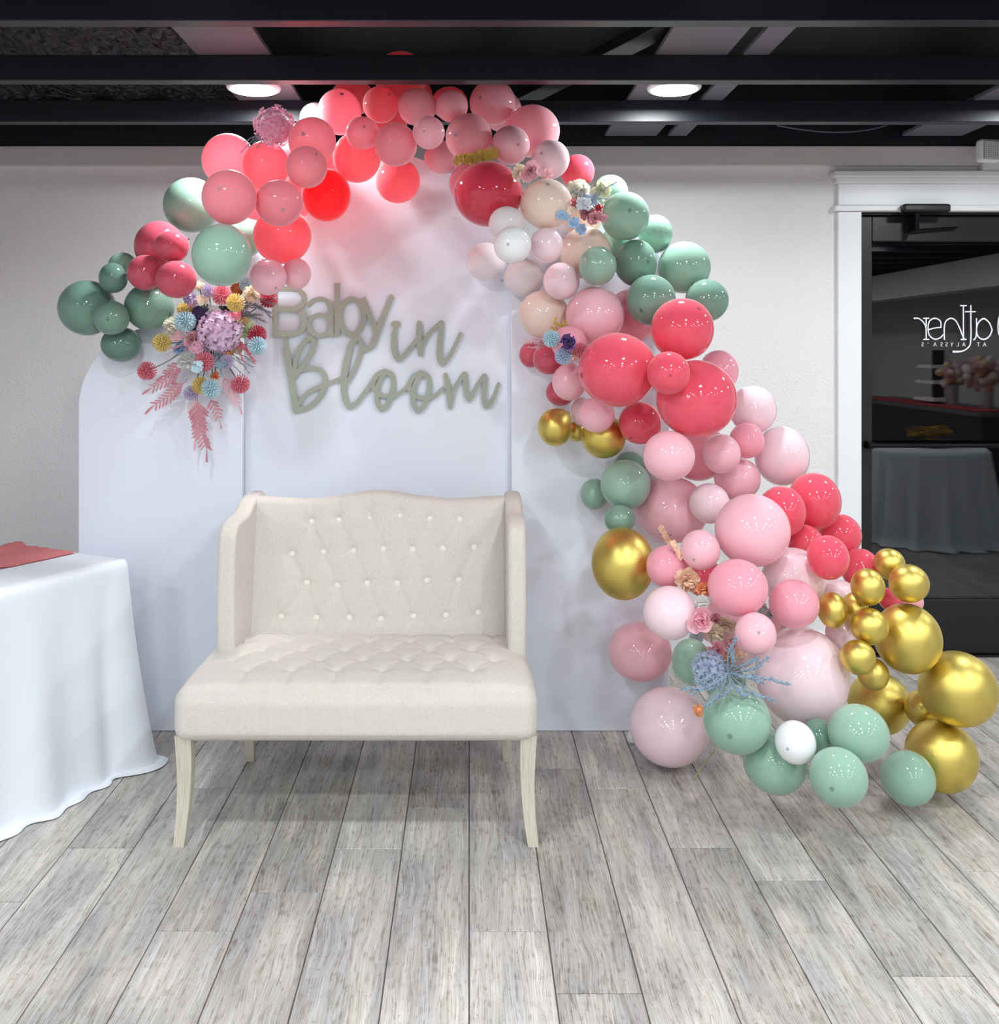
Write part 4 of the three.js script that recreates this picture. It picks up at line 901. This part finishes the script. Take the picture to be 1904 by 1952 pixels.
balloon(1513, 1151, 49, 48, 'pink', 'rose pink balloon touching the twin golden ones');
rose(1362, 1180, 14, C.rosy, 'pale pink rose half behind the large rose pink balloon', { z: 3.45, soft: 0.35 });
rose(1336, 1181, 23, C.rosy, 'open pink rose on the pale satin balloon', { z: 3.4, soft: 0.45, open: 1.15 });
carnation(1386, 1192, 17, C.apricot, 'smaller peach chrysanthemum under the large rose pink balloon', { z: 3.4, soft: 0.7 });
carnation(1360, 1206, 20, C.apricot, 'peach chrysanthemum between the pink roses', { z: 3.38, soft: 0.7 });
pompom(1327, 1214, 12, C.silver, 'small grey ball flower below the open pink rose', { z: 3.4, soft: 0.4, n: 110 });
rose(1391, 1226, 14, C.rosy, 'small pink rose beside the ball-shaped pink balloon', { z: 3.4, soft: 0.7 });
rose(1364, 1237, 18, C.rosy, 'lower pink rose above the blue hydrangea', { z: 3.38, soft: 0.7 });
bud(1380, 1251, 8, C.orange, 'orange bud under the lower pink rose', { z: 3.4, soft: 0.3 });
bud(1411, 1247, 8, C.peach, 'peach bud behind the grey blue spray', { z: 3.4, soft: 0.3 });
balloon(1440, 1208, 40, 41, 'blush', 'ball-shaped pink balloon with a pink crown in front of the giant pale one', { spot: [1446, 1206] });
balloon(1276, 1385, 77, 78, 'pale', 'large pale pink balloon resting on the floor by the panel', { floor: true });
hydrangea(1352, 1277, 32, C.powder, 'powder blue hydrangea above the sage floor balloons', { z: 3.4, soft: 0.55, n: 50 });
balloon(1560, 1405, 34, 36, 'deep', 'dark sage balloon hidden behind the small white one');
balloon(1477, 1453, 62, 63, 'sage', 'sage balloon on the floor behind the small white one', { floor: true });
const front = balloon(1404, 1371, 66, 68, 'sage', 'glossy sage balloon under the blue spray with a dark crown', { spot: [1391, 1404] });
balloon(1636, 1398, 60, 57, 'sage', 'sage balloon with highlights before the golden ones', { floor: true });
balloon(1730, 1483, 54, 55, 'sage', 'sage balloon on the floor before the large golden one', { floor: true });
balloon(1598, 1481, 57, 59, 'sage', 'sage floor balloon with a dark crown, foremost beside the white one', { floor: true, spot: [1585, 1504] });
balloon(1516, 1415, 40, 43, 'white', 'small white balloon lying among the sage ones', { spot: [1500, 1428] });
spray(1388, 1282, [[1502, 1304], [1474, 1336], [1462, 1256], [1440, 1258], [1402, 1218], [1394, 1234], [1300, 1312], [1318, 1322], [1346, 1346], [1330, 1300], [1424, 1326], [1452, 1300], [1430, 1290], [1372, 1330]], front.Z - 0.05, C.steel, 'dusty blue twig spray spreading over the sage and giant pale balloons', { needles: 60, needle: 0.013, fine: 0.0016, thick: 0.0022, spread: 0.75 });
bud(1332, 1356, 9, C.orange, 'orange leaf bud by the glossy sage balloon at the floor', { z: 3.2, soft: 0.3 });

// arrangement on the low panel
const root = at(396, 632, 3.80);
{
  const o = thing('flower_foam', 'dark foam holder behind the flower arrangement on the low panel', 'flower holder', at(400, 622, 3.785), undefined);
  part('foam', new RoundedBoxGeometry(0.16, 0.16, 0.05, 3, 0.02), C.foam, o);
  part('clip', rbox(-0.02, 0.02, -0.09, 0.09, -0.03, -0.02), C.foam, o);
}
const A = (z, more = {}) => ({ fixed: z, root, ...more });
frond(351, 704, 288, 740, 3.74, 3.70, 8, 0.034, C.mauve, 'pink fern frond pointing to the draped table', { group: 'pink fern fronds' });
frond(358, 722, 292, 774, 3.74, 3.69, 9, 0.036, C.mauve, 'second pink fern frond pointing down to the draped table', { group: 'pink fern fronds' });
frond(376, 750, 394, 856, 3.74, 3.72, 14, 0.042, C.mauve, 'longest pink fern frond hanging straight down', { group: 'pink fern fronds', bend: -0.06 });
frond(372, 748, 372, 838, 3.75, 3.73, 10, 0.036, C.dusty, 'pink fern frond beside the longest hanging one', { group: 'pink fern fronds', bend: 0.05 });
frond(398, 755, 418, 800, 3.75, 3.72, 6, 0.032, C.mauve, 'short pink fern frond under the lowest blue pompom', { group: 'pink fern fronds' });
frond(352, 690, 312, 716, 3.75, 3.73, 6, 0.032, C.mauve, 'short pink fern frond above the two that point to the table', { group: 'pink fern fronds' });
frond(420, 710, 455, 772, 3.76, 3.74, 9, 0.034, C.dusty, 'airy pink fern frond beside the coral pompom at the panel edge', { group: 'pink fern fronds' });
spray(400, 640, [[338, 650], [326, 664], [318, 676], [332, 640], [350, 668]], 3.74, C.dusty, 'pink grass spray beside the lower yellow pompom', { needles: 46, needle: 0.014, fine: 0.0009 });
spray(430, 650, [[474, 672], [486, 690], [466, 690], [480, 682], [462, 664]], 3.74, C.coral, 'pink berry spray below the blue pompom at the panel edge', { needles: 44, needle: 0.013, fine: 0.0014 });
spray(440, 592, [[522, 609], [515, 596], [500, 586], [520, 580], [496, 600], [484, 604], [505, 612]], 3.74, C.twig, 'grey green feathery spray reaching towards the sign', { needles: 70, needle: 0.016 });
spray(430, 668, [[482, 700], [476, 712], [465, 716], [470, 700], [488, 694]], 3.74, C.twig, 'bare grey twigs below the pink berry spray', { needles: 26, needle: 0.012 });
frond(410, 668, 420, 700, 3.74, 3.70, 4, 0.034, C.steel, 'blue grey leaf sprig beside the middle coral pompom', { name: 'leaf_sprig' });
frond(500, 492, 496, 545, 3.80, 3.76, 7, 0.03, C.mauve, 'pink fern frond behind the small shiny pink balloon', { group: 'pink fern fronds' });
pompom(512, 570, 15, C.crimson, 'red pompom beside the first letter of the sign', A(3.72));
pompom(470, 543, 13, C.sky, 'blue pompom between the largest sage and the small shiny pink balloon', A(3.755));
carnation(481, 561, 17, C.apricot, 'cream carnation under the small shiny pink balloon', A(3.685));
bud(452, 552, 10, C.rust, 'rust bud beneath the largest sage balloon', A(3.765));
pompom(423, 563, 17, C.coral, 'topmost coral pompom under the largest sage balloon', A(3.69));
pompom(449, 577, 16, C.yellow, 'yellow pompom beside the topmost coral one', A(3.62));
pompom(397, 555, 11, C.lilac, 'lilac pompom beside the topmost coral one', A(3.68));
carnation(362, 568, 13, C.lilac, 'lilac white flower under the lowest rose balloon', A(3.67, { n: 50 }));
bud(386, 573, 9, C.apricot, 'cream bud between the two lilac flowers', A(3.68));
bud(379, 545, 8, C.apricot, 'cream bud tucked under the largest sage balloon', A(3.72));
pompom(352, 590, 13, C.yellow, 'dark yellow pompom above the large blue one', A(3.69));
blossoms(380, 597, 13, C.plum, 'dark purple blossoms between the yellow and orchid flowers', A(3.69, { n: 4, size: 0.8 }));
hydrangea(420, 632, 40, C.orchid, 'large orchid pink hydrangea in the centre of the arrangement', A(3.66, { n: 64, face: [0, 0.1, 1] }));
carnation(328, 622, 18, C.cream, 'cream carnation behind the large blue pompom', A(3.70));
pompom(353, 613, 18, C.sky, 'large blue pompom beside the cream carnation', A(3.63));
bud(449, 603, 9, C.coral, 'coral pink bud at the rim of the orchid hydrangea', A(3.64));
carnation(470, 605, 11, C.silver, 'pale grey filler flower near the grey green spray', A(3.71, { n: 40 }));
bud(466, 611, 8, C.wheat, 'tan bud beside the pale grey filler flower', A(3.69));
bud(476, 620, 7, C.lime, 'small pale green bud beside the green ruffled flower', A(3.68));
rose(467, 633, 13, C.lime, 'green ruffled flower beside the orchid hydrangea', A(3.67, { open: 0.8 }));
bud(382, 626, 6, C.crimson, 'tiny crimson bud beside the orchid hydrangea', A(3.67));
pompom(490, 638, 16, C.crimson, 'dark coral pompom facing the sign', A(3.69));
pompom(490, 659, 16, C.sky, 'blue pompom below the dark coral one', A(3.66));
rose(368, 648, 15, C.dusty, 'peach pink rose beside the blue bell flower', A(3.67));
blossoms(378, 660, 12, C.blossom, 'pale pink blossoms under the peach pink rose', A(3.69, { n: 4, size: 0.8 }));
rose(347, 663, 13, C.blue, 'blue bell flower between the rose and the pink grass', A(3.69));
pompom(309, 653, 16, C.yellow, 'yellow pompom furthest out towards the table side', A(3.68));
bud(434, 676, 8, C.orange, 'orange bud under the orchid hydrangea', A(3.68));
pompom(432, 689, 12, C.lilac, 'lilac pompom beneath the orange bud', A(3.70));
carnation(356, 688, 19, C.snow, 'white carnation beside the middle coral pompom', A(3.69));
pompom(390, 689, 17, C.coral, 'middle coral pompom under the orchid hydrangea', A(3.63));
rose(411, 716, 9, C.orange, 'small orange rose above the lowest blue pompom', A(3.69));
pompom(280, 707, 16, C.coral, 'coral pompom on a long stem towards the table', A(3.70));
pompom(458, 732, 16, C.coral, 'coral pompom on a long stem at the panel edge', A(3.71));
pompom(364, 749, 13, C.lilac, 'lilac pompom low among the fern fronds', A(3.70));
pompom(382, 735, 15, C.yellow, 'pale yellow pompom half behind the lowest blue one', A(3.69));
pompom(403, 740, 17, C.sky, 'lowest blue pompom over the hanging ferns', A(3.65));
// small fillers between the larger flowers
for (const [px, py, r, m, label] of [[405, 590, 11, 'snow', 'small white blossoms between the topmost coral pompom and the orchid hydrangea'], [370, 577, 10, 'blossom', 'small pink blossoms beneath the lilac white flower'], [337, 640, 10, 'dusty', 'small pink blossoms under the cream carnation'],
  [462, 590, 10, 'apricot', 'small peach blossoms beneath the yellow pompom'], [452, 660, 11, 'lime', 'small green blossoms at the lower rim of the orchid hydrangea'], [375, 700, 10, 'sky', 'small blue blossoms between the white carnation and the middle coral pompom'], [421, 697, 10, 'steel', 'small grey blue leaves under the orange bud']]) blossoms(px, py, r, C[m], label, A(3.71, { n: 6, size: 0.62 }));
finishBalloons();
// small things on the floor at the foot of the panel
{
  const a = at(1322, 1488, 3.385), b = at(1362, 1430, 3.42);
  tag(part('loose_twig', tube([V(a.x, 0.004, a.z), V((a.x + b.x) / 2, 0.05, (a.z + b.z) / 2), V(b.x, b.y, b.z)], 0.0028, 10, 6), std('#a59c78', 0.8)), 'loose dry stem leaning on the floor between the pale and sage balloons', 'stem').name = 'dry_twig';
  const g = new THREE.IcosahedronGeometry(0.022, 2), p = g.attributes.position; for (let i = 0; i < p.count; i++) { const k = 1 + 0.4 * noise.noise(p.getX(i) * 90, p.getY(i) * 90, p.getZ(i) * 90); p.setXYZ(i, p.getX(i) * k * 0.7, p.getY(i) * k * 1.1, p.getZ(i) * k); }
  g.computeVertexNormals();
  const t = at(1203, 1420, 3.70); tag(part('crumpled_tissue', g, C.snow), 'crumpled white tissue on the floor at the foot of the narrow panel', 'tissue').position.set(t.x, 0.026, t.z);
}

// ---------------------------------------------------------------- emergency light over the door casing
{
  const o = thing('emergency_light', 'white twin-head emergency light above the door casing', 'emergency light', V(0, 0, 0));
  const c = at(1884, 288, 4.56), bx = c.x + 0.075;
  part('housing', rbox(bx - 0.035, bx + 0.32, c.y - 0.085, c.y - 0.005, zw + 0.001, zw + 0.055, 0.01), M.plastic, o);
  const head = (x, turn) => {
    const h = part('lamp_head', new RoundedBoxGeometry(0.112, 0.108, 0.05, 4, 0.018), M.plastic, o); h.position.set(x, c.y, c.z); h.rotation.y = turn;
    const lensT = texture(128, 128, (u, v) => (u % 8 < 2 || v % 8 < 2 ? 0.15 : 0.9));
    part('lens', new RoundedBoxGeometry(0.09, 0.086, 0.01, 2, 0.004).translate(0, 0, 0.023), std('#c9cdd2', 0.15, { metalness: 0.25, bumpMap: lensT, bumpScale: 0.003 }), h);
    const ribs = []; for (let i = -4; i <= 4; i++) ribs.push(box(i * 0.0095 - 0.0008, i * 0.0095 + 0.0008, -0.04, 0.04, 0.028, 0.0305)), ribs.push(box(-0.042, 0.042, i * 0.0095 - 0.0008, i * 0.0095 + 0.0008, 0.028, 0.0305));
    part('prism_grid', merge(ribs), M.plastic, h).userData.kind = 'stuff';
  };
  head(c.x, 0.18); head(bx + 0.285 + 0.07, -0.18);
  part('neck', merge([tube([V(c.x + 0.03, c.y + 0.02, c.z), V(bx - 0.01, c.y + 0.05, c.z - 0.03), V(bx, c.y + 0.02, zw + 0.05), V(bx, c.y - 0.03, zw + 0.04)], 0.012, 12, 10), tube([V(bx + 0.32, c.y + 0.02, c.z), V(bx + 0.295, c.y + 0.05, c.z - 0.03), V(bx + 0.285, c.y + 0.02, zw + 0.05), V(bx + 0.285, c.y - 0.03, zw + 0.04)], 0.012, 12, 10)]), M.plastic, o);
}

// ---------------------------------------------------------------- the side of the room that the door glass mirrors
{
  const mz = (Zv) => -(2 * ROOM.back - Zv);                      // where a thing stands whose mirror image lies at depth Zv
  const greyCloth = clothMat;
  // round cocktail table with a floor-length cloth
  const tx = 3.67, tz = mz(7.64), R = 0.44, H = 0.735;
  const o = thing('round_table', 'round table under a pleated cloth mirrored in the door glass', 'table', V(tx, 0, tz));
  part('tabletop', new THREE.CylinderGeometry(R - 0.02, R - 0.02, 0.025, 48).translate(0, H - 0.018, 0), M.board, o);
  part('pole', new THREE.CylinderGeometry(0.035, 0.035, H - 0.04, 20).translate(0, (H - 0.04) / 2 + 0.01, 0), M.bar, o);
  part('base', new THREE.CylinderGeometry(0.24, 0.27, 0.02, 32).translate(0, 0.011, 0), M.bar, o);
  const N = 360, pos = [], idx = [], lv = 36;
  for (let j = 0; j <= lv; j++) for (let i = 0; i <= N; i++) {
    const a = i / N * 2 * Math.PI, k = j / lv;
    let r, y;
    if (k < 0.2) { r = R * k / 0.2; y = H; } else { const d = (k - 0.2) / 0.8; y = H - 0.004 - d * (H - 0.012); r = R + 0.012 + 0.09 * d + d * (0.034 * Math.sin(a * 17) + 0.016 * Math.sin(a * 29 + 1)) + (d > 0.93 ? (d - 0.93) * 0.8 : 0); }
    pos.push(r * Math.cos(a), y, r * Math.sin(a));
  }
  for (let j = 0; j < lv; j++) for (let i = 0; i < N; i++) { const q = j * (N + 1) + i; idx.push(q, q + 1, q + N + 1, q + 1, q + N + 2, q + N + 1); }
  const g = new THREE.BufferGeometry(); g.setAttribute('position', new THREE.Float32BufferAttribute(pos, 3)); g.setIndex(idx); g.computeVertexNormals();
  const c = part('tablecloth', g, greyCloth); c.name = numbered('tablecloth'); c.position.set(tx, 0, tz);
  tag(c, 'pleated cloth hanging to the floor round the table mirrored in the door', 'tablecloth');
  const goldT = std('#caa23c', 0.25, { metalness: 1 });
  const tray = thing('round_tray', 'dark round tray on the mirrored round table', 'tray', V(tx + 0.03, H + 0.001, tz));
  part('rim', new THREE.LatheGeometry([[0, 0.004], [0.14, 0.004], [0.15, 0.055], [0.155, 0.055], [0.146, 0.0], [0, 0.0]].map((q) => new THREE.Vector2(...q)), 40), M.doorBlack, tray);
  const wreath = thing('gold_centrepiece', 'gold leafy centrepiece on the dark tray mirrored in the door', 'centrepiece', V(tx + 0.03, H + 0.012, tz));
  const leaf = new THREE.SphereGeometry(0.02, 8, 6).scale(1, 0.35, 0.6), lv2 = [];
  part('bowl', new THREE.LatheGeometry([[0, 0], [0.05, 0.002], [0.06, 0.05], [0.055, 0.05], [0.045, 0.006], [0, 0.006]].map((q) => new THREE.Vector2(...q)), 24), goldT, wreath);
  for (let i = 0; i < 120; i++) lv2.push(leaf.clone().rotateX(rr(0, 6)).rotateY(rr(0, 6)).translate(rr(-0.15, 0.15), rr(0.075, 0.15), rr(-0.1, 0.1)));
  part('leaves', merge(lv2), goldT, wreath).userData.kind = 'stuff';
  const book = thing('folded_napkin', 'folded red napkin on the mirrored round table', 'napkin', V(tx - 0.2, H + 0.001, tz + 0.1));
  part('fold', merge([rbox(-0.07, 0.07, 0, 0.008, -0.05, 0.05, 0.003), rbox(-0.066, 0.066, 0.0085, 0.016, -0.048, 0.05, 0.003)]), std('#a63c46', 0.85), book);
  // counter along the wall with its runner and what stands on it
  const cz0 = mz(11.6), cz1 = mz(8.5), cx0 = 4.55, cx1 = 5.2, CH = 0.95;
  const co = thing('counter', 'dark counter along the far wall mirrored in the door', 'counter', V(cx0, 0, (cz0 + cz1) / 2));
  const L = (cz1 - cz0) * -1, half = Math.abs(cz1 - cz0) / 2;
  part('body', rbox(0.03, cx1 - cx0, 0.001, CH - 0.04, -half + 0.02, half - 0.02), M.black, co);
  part('worktop', rbox(0, cx1 - cx0, CH - 0.04, CH, -half, half, 0.006), std('#5b5a5e', 0.35), co);
  const run = part('table_runner', rbox(cx0 + 0.04, cx0 + 0.34, CH + 0.001, CH + 0.012, (cz0 + cz1) / 2 - half + 0.1, (cz0 + cz1) / 2 + half - 0.1, 0.004), std('#b0323f', 0.85)); run.name = numbered('table_runner');
  tag(run, 'red runner along the dark counter mirrored in the door', 'table runner');
  const ts = thing('tiered_stand', 'three-tier white serving stand on the mirrored counter', 'serving stand', V(4.86, CH + 0.013, mz(9.95)));
  part('post', rbox(-0.03, 0.03, 0, 0.52, -0.03, 0.03), M.doorBlack, ts);
  [0.02, 0.2, 0.36].forEach((y, i) => part('shelf', rbox(-0.13, 0.13, y, y + 0.035, -0.22 + i * 0.03, 0.22 - i * 0.03), M.trim, ts));
  const bloomMats = ['#d9a7b0', '#e8d9d6', '#c98b8f', '#e5c9a0'].map((q) => std(q, 0.8)), ball = new THREE.IcosahedronGeometry(0.04, 1);
  [[mz(9.6), 'glass vase of pale flowers beside the tiered stand mirrored in the door'], [mz(8.95), 'fuller glass vase of pink flowers mirrored near the door edge']].forEach(([z, label], n) => {
    const va = thing('flower_vase', label, 'vase', V(4.86, CH + 0.013, z));
    part('vase', new THREE.LatheGeometry([[0, 0], [0.05, 0], [0.06, 0.2], [0.056, 0.2], [0.046, 0.006], [0, 0.006]].map((q) => new THREE.Vector2(...q)), 24), std('#b8bcc2', 0.1, { metalness: 0.2 }), va);
    const bl = []; for (let i = 0; i < 40; i++) { const p = V(rr(-1, 1), rr(-1, 1), rr(-1, 1)).normalize().multiplyScalar(rr(0.06, 0.15 + n * 0.05)); bl.push(ball.clone().translate(p.x, p.y + 0.32, p.z)); }
    bl.forEach((b, i) => part('bloom', b, bloomMats[i % 4], va));
    part('stems', merge(Array.from({ length: 7 }, (_, i) => tube([V(0, 0.01, 0), V(0.01 * (i - 3), 0.15, 0), V(0.025 * (i - 3), 0.3, 0.02 * (i % 3 - 1))], 0.003, 4, 5))), std('#4b5a3c', 0.8), va);
  });
  const tv = thing('wall_screen', 'dark wall screen mirrored high in the door glass', 'screen', V(ROOM.right - 0.03, 1.62, mz(9.1)));
  part('screen', rbox(-0.02, 0.029, -0.2, 0.2, -0.36, 0.36, 0.006), M.doorBlack, tv);
  struct('girder', rbox(4.85, 5.1, 2.10, 2.40, -4.4, 4.4, 0.005), M.roomWall);
  struct('wall_panel', rbox(ROOM.right - 0.03, ROOM.right, 0.9, 1.45, cz0, 2.0, 0.004), M.black, 'dark band along the far wall over the counter');
}
renderer.render(scene, camera);
